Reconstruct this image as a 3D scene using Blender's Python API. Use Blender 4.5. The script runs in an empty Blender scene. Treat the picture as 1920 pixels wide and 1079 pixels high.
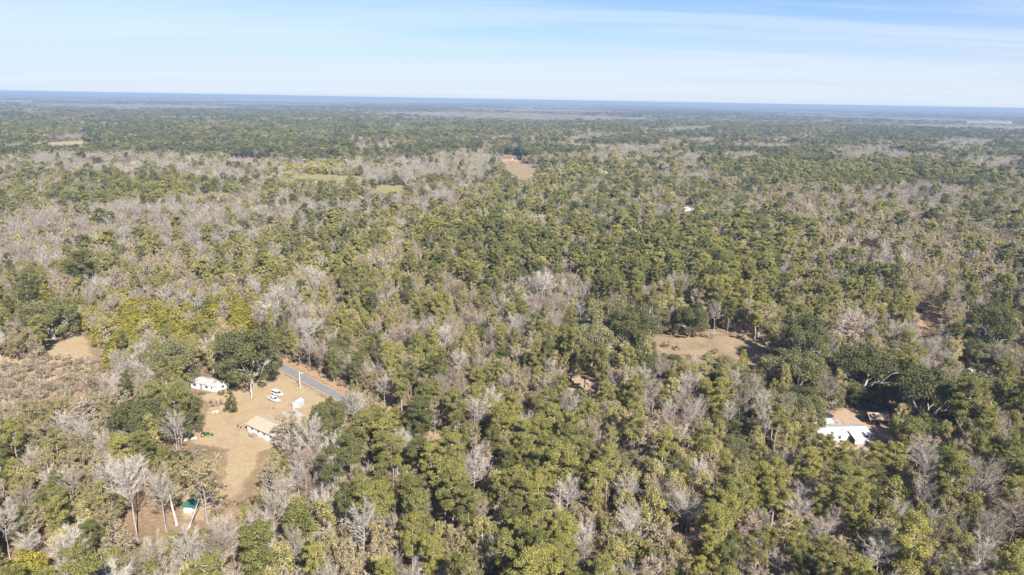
import bpy, math, random
import numpy as np
from mathutils import Matrix, Vector
sc = bpy.context.scene
RAD = math.radians

# ------------------------------------------------------------------ camera, sky, sun, exposure
CAM_H = 118.0
FPX = 1321.0                                   # focal length in photograph pixels (1920 wide)
PW, PH = 1920.0, 1079.0
PITCH = math.atan(352.5 / FPX)
ROLL = math.atan(33 / 1920)
cam_data = bpy.data.cameras.new('camera')
cam_data.sensor_width = 36.0
cam_data.lens = FPX * 36.0 / PW
cam_data.clip_start = 1.0
cam_data.clip_end = 150000.0
cam = bpy.data.objects.new('camera', cam_data)
sc.collection.objects.link(cam)
CAM_ROT = Matrix.Rotation(math.pi / 2 - PITCH, 3, 'X') @ Matrix.Rotation(ROLL, 3, 'Z')
cam.location = (0, 0, CAM_H)
cam.rotation_euler = CAM_ROT.to_euler()
sc.camera = cam

SUN_EL, SUN_AZ = RAD(39), RAD(153)             # azimuth measured clockwise from +Y: behind the camera, to its right
sun_dir = Vector((math.sin(SUN_AZ) * math.cos(SUN_EL), math.cos(SUN_AZ) * math.cos(SUN_EL), math.sin(SUN_EL)))
sun_data = bpy.data.lights.new('sun', 'SUN')
sun_data.energy = 3.75
sun_data.angle = RAD(0.53)
sun_data.color = (1.0, 0.94, 0.85)
sun = bpy.data.objects.new('sun', sun_data)
sun.rotation_euler = sun_dir.to_track_quat('Z', 'Y').to_euler()
sun.location = (60, -120, 160)
sc.collection.objects.link(sun)

world = bpy.data.worlds.new('World')
sc.world = world
world.use_nodes = True
wn, wl = world.node_tree.nodes, world.node_tree.links
wn.clear()
def wnode(t, **kw):
    n = wn.new(t)
    for k, v in kw.items(): setattr(n, k, v)
    return n
w_out = wnode('ShaderNodeOutputWorld'); w_bg = wnode('ShaderNodeBackground')
w_sky = wnode('ShaderNodeTexSky', sky_type='NISHITA', sun_disc=False)
w_sky.sun_elevation = SUN_EL; w_sky.sun_rotation = SUN_AZ
w_sky.altitude = 100; w_sky.air_density = 1.0; w_sky.dust_density = 0.3; w_sky.ozone_density = 3.0
w_bg.inputs['Strength'].default_value = 0.05
# thin cirrus streaks: the view direction carried out to a cloud sheet overhead
w_tc = wnode('ShaderNodeTexCoord'); w_sep = wnode('ShaderNodeSeparateXYZ')
wl.new(w_tc.outputs['Generated'], w_sep.inputs[0])
w_add = wnode('ShaderNodeMath', operation='ADD'); w_add.inputs[1].default_value = 0.06
w_max = wnode('ShaderNodeMath', operation='MAXIMUM'); w_max.inputs[1].default_value = 0.0
wl.new(w_sep.outputs['Z'], w_max.inputs[0]); wl.new(w_max.outputs[0], w_add.inputs[0])
w_dx = wnode('ShaderNodeMath', operation='DIVIDE'); w_dy = wnode('ShaderNodeMath', operation='DIVIDE')
wl.new(w_sep.outputs['X'], w_dx.inputs[0]); wl.new(w_add.outputs[0], w_dx.inputs[1])
wl.new(w_sep.outputs['Y'], w_dy.inputs[0]); wl.new(w_add.outputs[0], w_dy.inputs[1])
w_com = wnode('ShaderNodeCombineXYZ')
wl.new(w_dx.outputs[0], w_com.inputs['X']); wl.new(w_dy.outputs[0], w_com.inputs['Y'])
def cloud_noise(scale, rot, sx, sy, detail, dist, loc=(0, 0, 0)):
    m = wnode('ShaderNodeMapping'); m.inputs['Location'].default_value = loc; m.inputs['Scale'].default_value = (sx, sy, 1); m.inputs['Rotation'].default_value = (0, 0, RAD(rot))
    n = wnode('ShaderNodeTexNoise'); n.inputs['Scale'].default_value = scale; n.inputs['Detail'].default_value = detail
    n.inputs['Roughness'].default_value = 0.55; n.inputs['Distortion'].default_value = dist
    wl.new(w_com.outputs[0], m.inputs['Vector']); wl.new(m.outputs[0], n.inputs['Vector'])
    return n
n1 = cloud_noise(0.55, 22, 0.22, 1.1, 5, 0.4, (20.3, 3.7, 0))
n2 = cloud_noise(2.2, 18, 0.2, 1.6, 7, 0.8)
w_mixn = wnode('ShaderNodeMath', operation='MULTIPLY_ADD'); w_mixn.inputs[1].default_value = 0.22
wl.new(n2.outputs['Fac'], w_mixn.inputs[0]); wl.new(n1.outputs['Fac'], w_mixn.inputs[2])
w_mr = wnode('ShaderNodeMapRange', interpolation_type='SMOOTHSTEP')
w_mr.inputs['From Min'].default_value = 0.50; w_mr.inputs['From Max'].default_value = 0.72
w_mr.inputs['To Min'].default_value = 0.0; w_mr.inputs['To Max'].default_value = 0.38
wl.new(w_mixn.outputs[0], w_mr.inputs['Value'])
w_mix = wnode('ShaderNodeMix', data_type='RGBA')
w_mix.inputs['B'].default_value = (3.85, 4.35, 5.05, 1)
w_veil = wnode('ShaderNodeMapRange', interpolation_type='SMOOTHSTEP')   # the veil is seen edge-on, and so thicker, low down
w_veil.inputs['From Min'].default_value = 0.0; w_veil.inputs['From Max'].default_value = 0.15; w_veil.inputs['To Min'].default_value = 0.92; w_veil.inputs['To Max'].default_value = 0.0
wl.new(w_max.outputs[0], w_veil.inputs['Value'])
wl.new(w_veil.outputs[0], w_mix.inputs['Factor'])
w_tn = wnode('ShaderNodeMix', data_type='RGBA', blend_type='MULTIPLY'); w_tn.inputs['Factor'].default_value = 1.0; w_tn.inputs['B'].default_value = (0.43, 0.55, 0.79, 1)
wl.new(w_sky.outputs[0], w_tn.inputs['A']); wl.new(w_tn.outputs['Result'], w_mix.inputs['A'])
w_cl = wnode('ShaderNodeMix', data_type='RGBA'); w_cl.inputs['B'].default_value = (4.4, 4.75, 5.25, 1)     # sunlit cirrus
wl.new(w_mr.outputs[0], w_cl.inputs['Factor']); wl.new(w_mix.outputs['Result'], w_cl.inputs['A'])
wl.new(w_cl.outputs['Result'], w_bg.inputs['Color']); wl.new(w_bg.outputs[0], w_out.inputs['Surface'])

sc.view_settings.view_transform = 'Standard'
sc.view_settings.look = 'None'
sc.view_settings.exposure = 1.96
sc.view_settings.gamma = 1.0
sc.view_settings.use_curve_mapping = False
cy = sc.cycles
cy.max_bounces = 7; cy.diffuse_bounces = 5; cy.glossy_bounces = 1; cy.transmission_bounces = 4
cy.transparent_max_bounces = 6; cy.volume_bounces = 0
cy.use_denoising = True; cy.denoiser = 'OPENIMAGEDENOISE'; cy.denoising_prefilter = 'ACCURATE'; cy.denoising_input_passes = 'RGB_ALBEDO_NORMAL'
cy.caustics_reflective = False; cy.caustics_refractive = False

# ------------------------------------------------------------------ photograph <-> place
_R = np.array(CAM_ROT)
def P(px, py, z=0.0):
    d = _R @ np.array([(px - PW / 2) / FPX, -(py - PH / 2) / FPX, -1.0])
    t = (z - CAM_H) / d[2]
    return np.array([0, 0, CAM_H]) + t * d
def V(px, py, z=0.0): return Vector(P(px, py, z))
def proj(p):
    q = (np.atleast_2d(p) - [0, 0, CAM_H]) @ _R
    return np.stack([q[:, 0] / -q[:, 2] * FPX + PW / 2, -q[:, 1] / -q[:, 2] * FPX + PH / 2, -q[:, 2]], 1)
def inside(poly, x, y):
    x = np.asarray(x, float); y = np.asarray(y, float)
    r = np.zeros(x.shape, bool); n = len(poly)
    for i in range(n):
        x1, y1 = poly[i]; x2, y2 = poly[(i + 1) % n]
        c = ((y1 > y) != (y2 > y)) & (x < (x2 - x1) * (y - y1) / ((y2 - y1) or 1e-9) + x1)
        r ^= c
    return r

# ------------------------------------------------------------------ object helpers
def tag(o, label=None, cat=None, group=None, kind=None):
    if label: o['label'] = label
    if cat: o['category'] = cat
    if group: o['group'] = group
    if kind: o['kind'] = kind
    return o
LINK = sc.collection.objects.link
def empty(name, loc=(0, 0, 0), rz=0.0):
    o = bpy.data.objects.new(name, None)
    o.empty_display_size = 0.5
    o.location = loc; o.rotation_euler = (0, 0, rz)
    LINK(o); return o
class MB:
    """collects faces; build() links them as one mesh object"""
    def __init__(s): s.v = []; s.f = []
    def box(s, x0, x1, y0, y1, z0, z1):
        b = len(s.v)
        s.v += [(x0, y0, z0), (x1, y0, z0), (x1, y1, z0), (x0, y1, z0), (x0, y0, z1), (x1, y0, z1), (x1, y1, z1), (x0, y1, z1)]
        s.f += [tuple(b + i for i in q) for q in ((0, 3, 2, 1), (4, 5, 6, 7), (0, 1, 5, 4), (1, 2, 6, 5), (2, 3, 7, 6), (3, 0, 4, 7))]
        return s
    def prism(s, poly, axis, a, b):
        """poly: 2-D outline extruded along axis ('x','y','z') from a to b"""
        n = len(poly); o = len(s.v)
        for t in (a, b):
            for (u, w) in poly:
                s.v.append({'x': (t, u, w), 'y': (u, t, w), 'z': (u, w, t)}[axis])
        s.f.append(tuple(o + i for i in range(n))[::-1]); s.f.append(tuple(o + n + i for i in range(n)))
        for i in range(n):
            j = (i + 1) % n
            s.f.append((o + i, o + j, o + n + j, o + n + i))
        return s
    def tube(s, pts, rad, sides=6, cap=False):
        o = len(s.v); n = len(pts); pts = [Vector(p) for p in pts]
        for i, p in enumerate(pts):
            t = (pts[min(i + 1, n - 1)] - pts[max(i - 1, 0)]).normalized()
            a = Vector((1, 0, 0)) if abs(t.x) < 0.8 else Vector((0, 1, 0))
            u = t.cross(a).normalized(); w = t.cross(u)
            for k in range(sides):
                an = 2 * math.pi * k / sides
                q = p + (u * math.cos(an) + w * math.sin(an)) * rad[i]
                s.v.append((q.x, q.y, q.z))
        for i in range(n - 1):
            for k in range(sides):
                k2 = (k + 1) % sides
                s.f.append((o + i * sides + k, o + i * sides + k2, o + (i + 1) * sides + k2, o + (i + 1) * sides + k))
        if cap:
            s.f.append(tuple(o + k for k in range(sides))[::-1]); s.f.append(tuple(o + (n - 1) * sides + k for k in range(sides)))
        return s
    def mesh(s, name, mat):
        m = bpy.data.meshes.new(name); m.from_pydata(s.v, [], s.f); m.update()
        if mat: m.materials.append(mat)
        return m
    def build(s, name, mat, parent=None, fix=True):
        m = s.mesh(name, mat)
        if fix:
            import bmesh
            bm = bmesh.new(); bm.from_mesh(m); bmesh.ops.recalc_face_normals(bm, faces=bm.faces); bm.to_mesh(m); bm.free()
        o = bpy.data.objects.new(name, m); o.parent = parent; LINK(o)
        return o
def part(name, mat, parent, *boxes):
    m = MB()
    for b in boxes: m.box(*b)
    return m.build(name, mat, parent)

# ------------------------------------------------------------------ materials
def new_mat(name):
    m = bpy.data.materials.new(name); m.use_nodes = True
    m.node_tree.nodes.clear(); return m, m.node_tree.nodes, m.node_tree.links
def ramp(n, stops):
    r = n.new('ShaderNodeValToRGB'); e = r.color_ramp.elements
    while len(e) < len(stops): e.new(0.5)
    for i, (p, c) in enumerate(stops):
        e[i].position = p; e[i].color = (*c, 1)
    return r
def noise(n, l, scale, detail=4, rough=0.55, coord='Object', stretch=None):
    tc = n.new('ShaderNodeTexCoord'); nt = n.new('ShaderNodeTexNoise')
    nt.inputs['Scale'].default_value = scale; nt.inputs['Detail'].default_value = detail; nt.inputs['Roughness'].default_value = rough
    if stretch:
        mp = n.new('ShaderNodeMapping'); mp.inputs['Scale'].default_value = stretch
        l.new(tc.outputs[coord], mp.inputs[0]); l.new(mp.outputs[0], nt.inputs['Vector'])
    else: l.new(tc.outputs[coord], nt.inputs['Vector'])
    return nt
def surf(name, c1, c2, scale=1.2, rough=0.7, spec=0.3, metal=0.0, bump=0.0, detail=5, stretch=None, lo=0.3, hi=0.7):
    m, n, l = new_mat(name)
    o = n.new('ShaderNodeOutputMaterial'); b = n.new('ShaderNodeBsdfPrincipled')
    nt = noise(n, l, scale, detail, 0.6, stretch=stretch); r = ramp(n, [(lo, c1), (hi, c2)])
    l.new(nt.outputs['Fac'], r.inputs[0]); l.new(r.outputs[0], b.inputs['Base Color'])
    b.inputs['Roughness'].default_value = rough; b.inputs['Specular IOR Level'].default_value = spec; b.inputs['Metallic'].default_value = metal
    if bump:
        bp = n.new('ShaderNodeBump'); bp.inputs['Distance'].default_value = bump
        l.new(nt.outputs['Fac'], bp.inputs['Height']); l.new(bp.outputs[0], b.inputs['Normal'])
    l.new(b.outputs[0], o.inputs[0]); return m
def leaf_mat(name, stops, shift=(1.12, 1.04, 0.84), trans=0.42):
    """foliage: colour by tree ('tint'), varied from bough to bough and leaf to leaf ('v')"""
    m, n, l = new_mat(name)
    o = n.new('ShaderNodeOutputMaterial')
    a = n.new('ShaderNodeAttribute'); a.attribute_type = 'INSTANCER'; a.attribute_name = 'tint'
    v = n.new('ShaderNodeAttribute'); v.attribute_type = 'GEOMETRY'; v.attribute_name = 'v'
    r = ramp(n, stops); l.new(a.outputs['Fac'], r.inputs[0])
    sh = n.new('ShaderNodeMix'); sh.data_type = 'RGBA'; sh.blend_type = 'MULTIPLY'; sh.inputs['B'].default_value = (*shift, 1)
    l.new(v.outputs['Fac'], sh.inputs['Factor']); l.new(r.outputs[0], sh.inputs['A'])
    mr = n.new('ShaderNodeMapRange'); mr.inputs['To Min'].default_value = 0.72; mr.inputs['To Max'].default_value = 1.3
    l.new(v.outputs['Fac'], mr.inputs['Value'])
    sc_ = n.new('ShaderNodeVectorMath'); sc_.operation = 'SCALE'
    l.new(sh.outputs['Result'], sc_.inputs[0]); l.new(mr.outputs[0], sc_.inputs['Scale'])
    d = n.new('ShaderNodeBsdfDiffuse'); t = n.new('ShaderNodeBsdfTranslucent'); mx = n.new('ShaderNodeMixShader')
    mx.inputs[0].default_value = trans
    l.new(sc_.outputs[0], d.inputs[0]); l.new(sc_.outputs[0], t.inputs[0])
    l.new(d.outputs[0], mx.inputs[1]); l.new(t.outputs[0], mx.inputs[2]); l.new(mx.outputs[0], o.inputs[0])
    return m
def bark_mat(name, stops, scale=1.5):
    m, n, l = new_mat(name)
    o = n.new('ShaderNodeOutputMaterial'); d = n.new('ShaderNodeBsdfDiffuse')
    a = n.new('ShaderNodeAttribute'); a.attribute_type = 'INSTANCER'; a.attribute_name = 'tint'
    r = ramp(n, stops); l.new(a.outputs['Fac'], r.inputs[0])
    nt = noise(n, l, scale, 4, 0.6, stretch=(1, 1, 0.35)); mr = n.new('ShaderNodeMapRange')
    mr.inputs['From Min'].default_value = 0.3; mr.inputs['From Max'].default_value = 0.7
    mr.inputs['To Min'].default_value = 0.65; mr.inputs['To Max'].default_value = 1.2
    l.new(nt.outputs['Fac'], mr.inputs['Value'])
    s = n.new('ShaderNodeVectorMath'); s.operation = 'SCALE'
    l.new(r.outputs[0], s.inputs[0]); l.new(mr.outputs[0], s.inputs['Scale']); l.new(s.outputs[0], d.inputs[0])
    l.new(d.outputs[0], o.inputs[0]); return m

M = {}
M['pine_leaf'] = leaf_mat('pine_needles', [(0.0, (0.135, 0.150, 0.064)), (0.5, (0.235, 0.238, 0.096)), (1.0, (0.312, 0.306, 0.108))])
M['oak_leaf'] = leaf_mat('live_oak_leaves', [(0.0, (0.100, 0.112, 0.056)), (0.55, (0.152, 0.160, 0.080)), (1.0, (0.250, 0.246, 0.145))], (1.2, 1.1, 0.9))
M['laurel_leaf'] = leaf_mat('laurel_oak_leaves', [(0.0, (0.170, 0.180, 0.072)), (0.5, (0.290, 0.278, 0.116)), (1.0, (0.405, 0.368, 0.210))])
M['golden_leaf'] = leaf_mat('golden_leaves', [(0.0, (0.300, 0.270, 0.128)), (0.5, (0.365, 0.315, 0.200)), (1.0, (0.395, 0.325, 0.260))], (1.06, 1.0, 0.88))
M['cedar_leaf'] = leaf_mat('cedar_foliage', [(0.0, (0.105, 0.118, 0.042)), (0.5, (0.235, 0.238, 0.056)), (1.0, (0.320, 0.296, 0.058))])
M['scrub_leaf'] = leaf_mat('scrub_leaves', [(0.0, (0.129, 0.129, 0.055)), (0.5, (0.276, 0.225, 0.124)), (1.0, (0.368, 0.290, 0.216))], (1.012, 0.920, 0.828))
M['pine_bark'] = bark_mat('pine_bark', [(0, (0.21, 0.17, 0.145)), (1, (0.33, 0.28, 0.245))])
M['oak_bark'] = bark_mat('oak_bark', [(0, (0.22, 0.205, 0.18)), (1, (0.36, 0.34, 0.31))])
M['bare_bark'] = bark_mat('bare_bark', [(0, (0.185, 0.160, 0.140)), (0.5, (0.275, 0.255, 0.236)), (1, (0.390, 0.374, 0.356))])
M['twig'] = bark_mat('twigs', [(0, (0.252, 0.203, 0.163)), (0.5, (0.312, 0.273, 0.233)), (1, (0.375, 0.346, 0.312))])

def ground_mat():
    m, n, l = new_mat('leaf_litter_ground')
    o = n.new('ShaderNodeOutputMaterial'); d = n.new('ShaderNodeBsdfDiffuse')
    n1 = noise(n, l, 0.035, 6, 0.65); n2 = noise(n, l, 0.9, 6, 0.7); n3 = noise(n, l, 0.0021, 5, 0.6)
    r1 = ramp(n, [(0.30, (0.130, 0.104, 0.066)), (0.52, (0.212, 0.156, 0.102)), (0.72, (0.258, 0.200, 0.130))])
    r2 = ramp(n, [(0.3, (0.55, 0.52, 0.48)), (0.7, (1.2, 1.15, 1.1))])
    r3 = ramp(n, [(0.40, (0.095, 0.098, 0.048)), (0.5, (0.158, 0.137, 0.095)), (0.62, (0.212, 0.178, 0.145))])   # far woodland floor and canopy in one
    l.new(n1.outputs['Fac'], r1.inputs[0]); l.new(n2.outputs['Fac'], r2.inputs[0]); l.new(n3.outputs['Fac'], r3.inputs[0])
    mu = n.new('ShaderNodeMix'); mu.data_type = 'RGBA'; mu.blend_type = 'MULTIPLY'; mu.inputs['Factor'].default_value = 1
    l.new(r1.outputs[0], mu.inputs['A']); l.new(r2.outputs[0], mu.inputs['B'])
    at = n.new('ShaderNodeAttribute'); at.attribute_name = 'far'
    mx = n.new('ShaderNodeMix'); mx.data_type = 'RGBA'
    l.new(at.outputs['Fac'], mx.inputs['Factor']); l.new(mu.outputs['Result'], mx.inputs['A']); l.new(r3.outputs[0], mx.inputs['B'])
    l.new(mx.outputs['Result'], d.inputs[0]); l.new(d.outputs[0], o.inputs[0]); return m
def grass_mat(name, c1, c2, c3, big=0.07):
    """mown or grazed winter grass; the sheet thins out raggedly along its edge ('edge' attribute)"""
    m, n, l = new_mat(name)
    o = n.new('ShaderNodeOutputMaterial'); d = n.new('ShaderNodeBsdfDiffuse'); t = n.new('ShaderNodeBsdfTransparent'); mx = n.new('ShaderNodeMixShader')
    n1 = noise(n, l, big, 6, 0.68); n2 = noise(n, l, 0.8, 9, 0.8)
    r1 = ramp(n, [(0.33, c1), (0.5, c2), (0.68, c3)]); r2 = ramp(n, [(0.28, (0.62, 0.61, 0.58)), (0.5, (0.98, 0.98, 0.97)), (0.75, (1.18, 1.17, 1.14))])
    l.new(n1.outputs['Fac'], r1.inputs[0]); l.new(n2.outputs['Fac'], r2.inputs[0])
    mu = n.new('ShaderNodeMix'); mu.data_type = 'RGBA'; mu.blend_type = 'MULTIPLY'; mu.inputs['Factor'].default_value = 1
    l.new(r1.outputs[0], mu.inputs['A']); l.new(r2.outputs[0], mu.inputs['B']); l.new(mu.outputs['Result'], d.inputs[0])
    at = n.new('ShaderNodeAttribute'); at.attribute_name = 'edge'
    n3 = noise(n, l, 0.22, 8, 0.72)
    ad = n.new('ShaderNodeMath'); ad.operation = 'ADD'; l.new(at.outputs['Fac'], ad.inputs[0]); l.new(n3.outputs['Fac'], ad.inputs[1])
    mr = n.new('ShaderNodeMapRange'); mr.inputs['From Min'].default_value = 0.66; mr.inputs['From Max'].default_value = 1.0
    l.new(ad.outputs[0], mr.inputs['Value'])
    l.new(mr.outputs[0], mx.inputs[0]); l.new(t.outputs[0], mx.inputs[1]); l.new(d.outputs[0], mx.inputs[2]); l.new(mx.outputs[0], o.inputs[0])
    return m
M['ground'] = ground_mat()
M['lawn'] = grass_mat('winter_lawn', (0.245, 0.178, 0.110), (0.285, 0.215, 0.136), (0.270, 0.228, 0.130), 0.11)
M['field'] = grass_mat('dry_field', (0.150, 0.112, 0.070), (0.222, 0.168, 0.108), (0.245, 0.198, 0.122), 0.085)
M['dirt'] = grass_mat('sandy_dirt', (0.260, 0.190, 0.128), (0.300, 0.222, 0.155), (0.240, 0.178, 0.118), 0.12)
M['marsh'] = grass_mat('marsh_grass', (0.175, 0.155, 0.075), (0.205, 0.192, 0.085), (0.185, 0.150, 0.088), 0.05)
M['crop'] = grass_mat('pale_green_field', (0.199, 0.224, 0.108), (0.224, 0.249, 0.124), (0.207, 0.232, 0.116), 0.02)
M['shoulder'] = grass_mat('red_clay_verge', (0.240, 0.150, 0.094), (0.275, 0.182, 0.120), (0.265, 0.195, 0.128), 0.2)
M['asphalt'] = surf('worn_asphalt', (0.129, 0.129, 0.133), (0.170, 0.170, 0.173), 0.6, 0.9, 0.2)
M['concrete'] = surf('pale_concrete', (0.249, 0.237, 0.220), (0.332, 0.315, 0.295), 0.8, 0.9, 0.2)
M['white_wall'] = surf('white_siding', (0.40, 0.40, 0.40), (0.56, 0.56, 0.555), 0.8, 0.6)
M['white_roof'] = surf('white_metal_roof', (0.25, 0.255, 0.262), (0.40, 0.40, 0.40), 0.6, 0.5, 0.3, stretch=(0.3, 2.5, 1), lo=0.35, hi=0.6)
M['rust_roof'] = surf('weathered_roof', (0.20, 0.165, 0.148), (0.36, 0.335, 0.32), 0.55, 0.8, stretch=(1.6, 0.4, 1), lo=0.38, hi=0.55)
M['tan_roof'] = surf('peach_shingles', (0.295, 0.228, 0.172), (0.345, 0.272, 0.208), 1.6, 0.9)
M['grey_roof'] = surf('grey_tin', (0.282, 0.299, 0.324), (0.382, 0.398, 0.415), 0.9, 0.5, 0.4)
M['green_roof'] = surf('green_tin', (0.022, 0.085, 0.066), (0.034, 0.115, 0.090), 1.1, 0.6, 0.3, stretch=(4, 0.4, 1))
M['old_tin'] = surf('old_tan_tin', (0.13, 0.092, 0.066), (0.33, 0.265, 0.205), 0.7, 0.8, stretch=(1.5, 0.4, 1), lo=0.38, hi=0.6)
M['blue_wall'] = surf('pale_blue_siding', (0.47, 0.50, 0.54), (0.56, 0.585, 0.615), 1.0, 0.6)
M['glass'] = surf('dark_glass', (0.02, 0.025, 0.03), (0.045, 0.05, 0.06), 0.8, 0.08, 0.6)
M['dark'] = surf('dark_parts_and_shade', (0.018, 0.016, 0.015), (0.035, 0.03, 0.028), 1.0, 0.9)  # near-black parts; also shade painted on the porch side and shed opening
M['wood'] = surf('weathered_wood', (0.15, 0.115, 0.085), (0.26, 0.205, 0.155), 2.5, 0.9, stretch=(1, 1, 0.2))
M['pole'] = surf('grey_pole', (0.40, 0.375, 0.34), (0.52, 0.49, 0.455), 2.0, 0.9, stretch=(2, 2, 0.2))
M['paint_white'] = surf('white_car_paint', (0.50, 0.50, 0.50), (0.58, 0.58, 0.58), 0.5, 0.25, 0.5)
M['paint_dark'] = surf('navy_car_paint', (0.014, 0.018, 0.032), (0.022, 0.028, 0.045), 0.5, 0.25, 0.5)
M['paint_blue'] = surf('blue_car_paint', (0.035, 0.085, 0.17), (0.05, 0.11, 0.21), 0.5, 0.25, 0.5)
M['paint_red'] = surf('red_paint', (0.125, 0.018, 0.016), (0.17, 0.03, 0.026), 0.9, 0.5, 0.3)
M['paint_green'] = surf('green_tractor_paint', (0.020, 0.060, 0.026), (0.032, 0.085, 0.036), 0.9, 0.4, 0.4)
M['yellow'] = surf('yellow_rim', (0.30, 0.24, 0.05), (0.36, 0.29, 0.07), 1.0, 0.5)
M['tyre'] = surf('tyre_rubber', (0.012, 0.012, 0.012), (0.025, 0.025, 0.025), 3.0, 0.9)
M['chrome'] = surf('rim_metal', (0.35, 0.35, 0.36), (0.5, 0.5, 0.51), 1.0, 0.35, 0.5, 0.8)
M['lamp'] = surf('headlight_glass', (0.6, 0.6, 0.58), (0.7, 0.7, 0.68), 1.0, 0.1, 0.6)
M['tail'] = surf('tail_light', (0.25, 0.01, 0.01), (0.3, 0.015, 0.015), 1.0, 0.2, 0.6)
M['rubble'] = surf('pale_rubble', (0.38, 0.35, 0.31), (0.58, 0.54, 0.49), 0.9, 0.9)
M['tarp'] = surf('blue_tarp', (0.08, 0.22, 0.36), (0.14, 0.30, 0.44), 0.9, 0.6)

exec_seed = 11
rng = np.random.default_rng(exec_seed)
random.seed(exec_seed)

# ------------------------------------------------------------------ ground
def build_ground():
    rings = [0, 40, 80, 120, 160, 200, 250, 300, 380, 480, 600, 760, 960, 1250, 1700, 2400, 3500, 5000, 7500, 11000, 16000, 24000, 36000, 50000, 70000]
    n = 96; v = [(0, 0, 0)]; f = []; far = [0.0]
    for r in rings[1:]:
        for k in range(n):
            a = 2 * math.pi * k / n; v.append((r * math.cos(a), r * math.sin(a), 0.0))
            far.append(min(1, max(0, (r - 1400) / 2600)))
    for k in range(n): f.append((0, 1 + k, 1 + (k + 1) % n))
    for i in range(len(rings) - 2):
        a, b = 1 + i * n, 1 + (i + 1) * n
        for k in range(n): f.append((a + k, b + k, b + (k + 1) % n, a + (k + 1) % n))
    m = bpy.data.meshes.new('ground'); m.from_pydata(v, [], f); m.update(); m.materials.append(M['ground'])
    at = m.attributes.new('far', 'FLOAT', 'POINT'); at.data.foreach_set('value', far)
    o = bpy.data.objects.new('ground', m); LINK(o); tag(o, kind='structure'); return o
build_ground()
def sheet(name, pts, mat, z, inset=8.0, world=False, step=None):
    """a patch of ground cover laid just above the ground, thinning out along its edge; pts are photograph pixels on the ground"""
    w = np.array([np.array(p, float)[:2] if world else P(*p)[:2] for p in pts])
    lo, hi = w.min(0) - 1, w.max(0) + 1
    st = step or max(1.5, float(np.max(hi - lo)) / 90)
    gx = np.arange(lo[0], hi[0] + st, st); gy = np.arange(lo[1], hi[1] + st, st)
    XX, YY = np.meshgrid(gx, gy, indexing='ij'); q = np.stack([XX.ravel(), YY.ravel()], 1)
    d = np.full(len(q), 1e9)
    for i in range(len(w)):
        a_, b_ = w[i], w[(i + 1) % len(w)]; ab = b_ - a_
        t = np.clip(((q - a_) @ ab) / (ab @ ab + 1e-9), 0, 1); d = np.minimum(d, np.linalg.norm(q - a_ - t[:, None] * ab, axis=1))
    ins = inside([tuple(p) for p in w], q[:, 0], q[:, 1]); e = np.where(ins, np.clip(d / inset, 0, 1), 0.0).reshape(XX.shape)
    idx = -np.ones(XX.shape, int); v = []; f = []; ed = []
    I = ins.reshape(XX.shape)
    for i in range(len(gx) - 1):
        for j in range(len(gy) - 1):
            if not (I[i, j] or I[i + 1, j] or I[i, j + 1] or I[i + 1, j + 1]): continue
            c = []
            for (k, l_) in ((i, j), (i + 1, j), (i + 1, j + 1), (i, j + 1)):
                if idx[k, l_] < 0: idx[k, l_] = len(v); v.append((gx[k], gy[l_], z)); ed.append(e[k, l_])
                c.append(int(idx[k, l_]))
            f.append(tuple(c))
    m = bpy.data.meshes.new(name); m.from_pydata(v, [], f); m.update(); m.materials.append(mat)
    at = m.attributes.new('edge', 'FLOAT', 'POINT'); at.data.foreach_set('value', ed)
    o = bpy.data.objects.new(name, m); LINK(o); tag(o, kind='structure'); return o

YARD = [(352, 738), (430, 728), (462, 712), (508, 690), (534, 690), (640, 752), (610, 775), (606, 800), (560, 845), (505, 850), (492, 885), (468, 930), (425, 955), (400, 990), (318, 985), (318, 915), (400, 900), (408, 850), (340, 838), (330, 812), (362, 800), (378, 765)]
FIELD = [(1205, 622), (1262, 630), (1300, 628), (1390, 624), (1450, 640), (1462, 668), (1440, 705), (1395, 705), (1388, 678), (1330, 672), (1235, 668), (1210, 645)]
OAKFIELD = [(-80, 668), (20, 660), (55, 652), (100, 634), (150, 622), (176, 632), (188, 668), (200, 690), (150, 722), (60, 722), (-80, 735)]
sheet('lawn', YARD, M['lawn'], 0.012)
sheet('field', FIELD, M['field'], 0.012)
sheet('pasture', OAKFIELD, M['lawn'], 0.012)
sheet('distant_field', [(935, 302), (1018, 309), (1002, 340), (968, 341), (948, 322)], M['field'], 0.012, 8)
sheet('distant_pasture', [(70, 268), (165, 262), (160, 271), (85, 274)], M['lawn'], 0.012, 10)
sheet('marsh', [(470, 331), (560, 322), (690, 328), (692, 339), (560, 339)], M['marsh'], 0.014, 10)
sheet('marsh_meadow', [(690, 344), (772, 342), (765, 366), (690, 366)], M['marsh'], 0.018, 5)
sheet('green_field', [(1795, 228), (1915, 230), (1915, 233.5), (1790, 231.5)], M['crop'], 0.012, 20)
sheet('dirt_yard', [(1530, 775), (1580, 758), (1612, 752), (1680, 766), (1690, 800), (1680, 830), (1735, 842), (1800, 880), (1800, 912), (1760, 912), (1700, 872), (1640, 858), (1590, 850), (1540, 840)], M['dirt'], 0.012)
sheet('dirt_path', [(1052, 700), (1122, 700), (1122, 738), (1060, 734)], M['dirt'], 0.012, 2)
sheet('clearing', [(1708, 582), (1768, 582), (1785, 640), (1722, 640)], M['shoulder'], 0.012, 3)
sheet('track', [(1770, 655), (1800, 655), (1870, 700), (1850, 712), (1800, 706)], M['shoulder'], 0.012, 2)
sheet('field_lane', [(932, 299), (950, 298), (1018, 306), (1018, 309), (950, 303)], M['dirt'], 0.03, 2)
sheet('sand_patch', [(1768, 905), (1812, 910), (1806, 922), (1772, 918)], M['concrete'], 0.02, 1.5)

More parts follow.
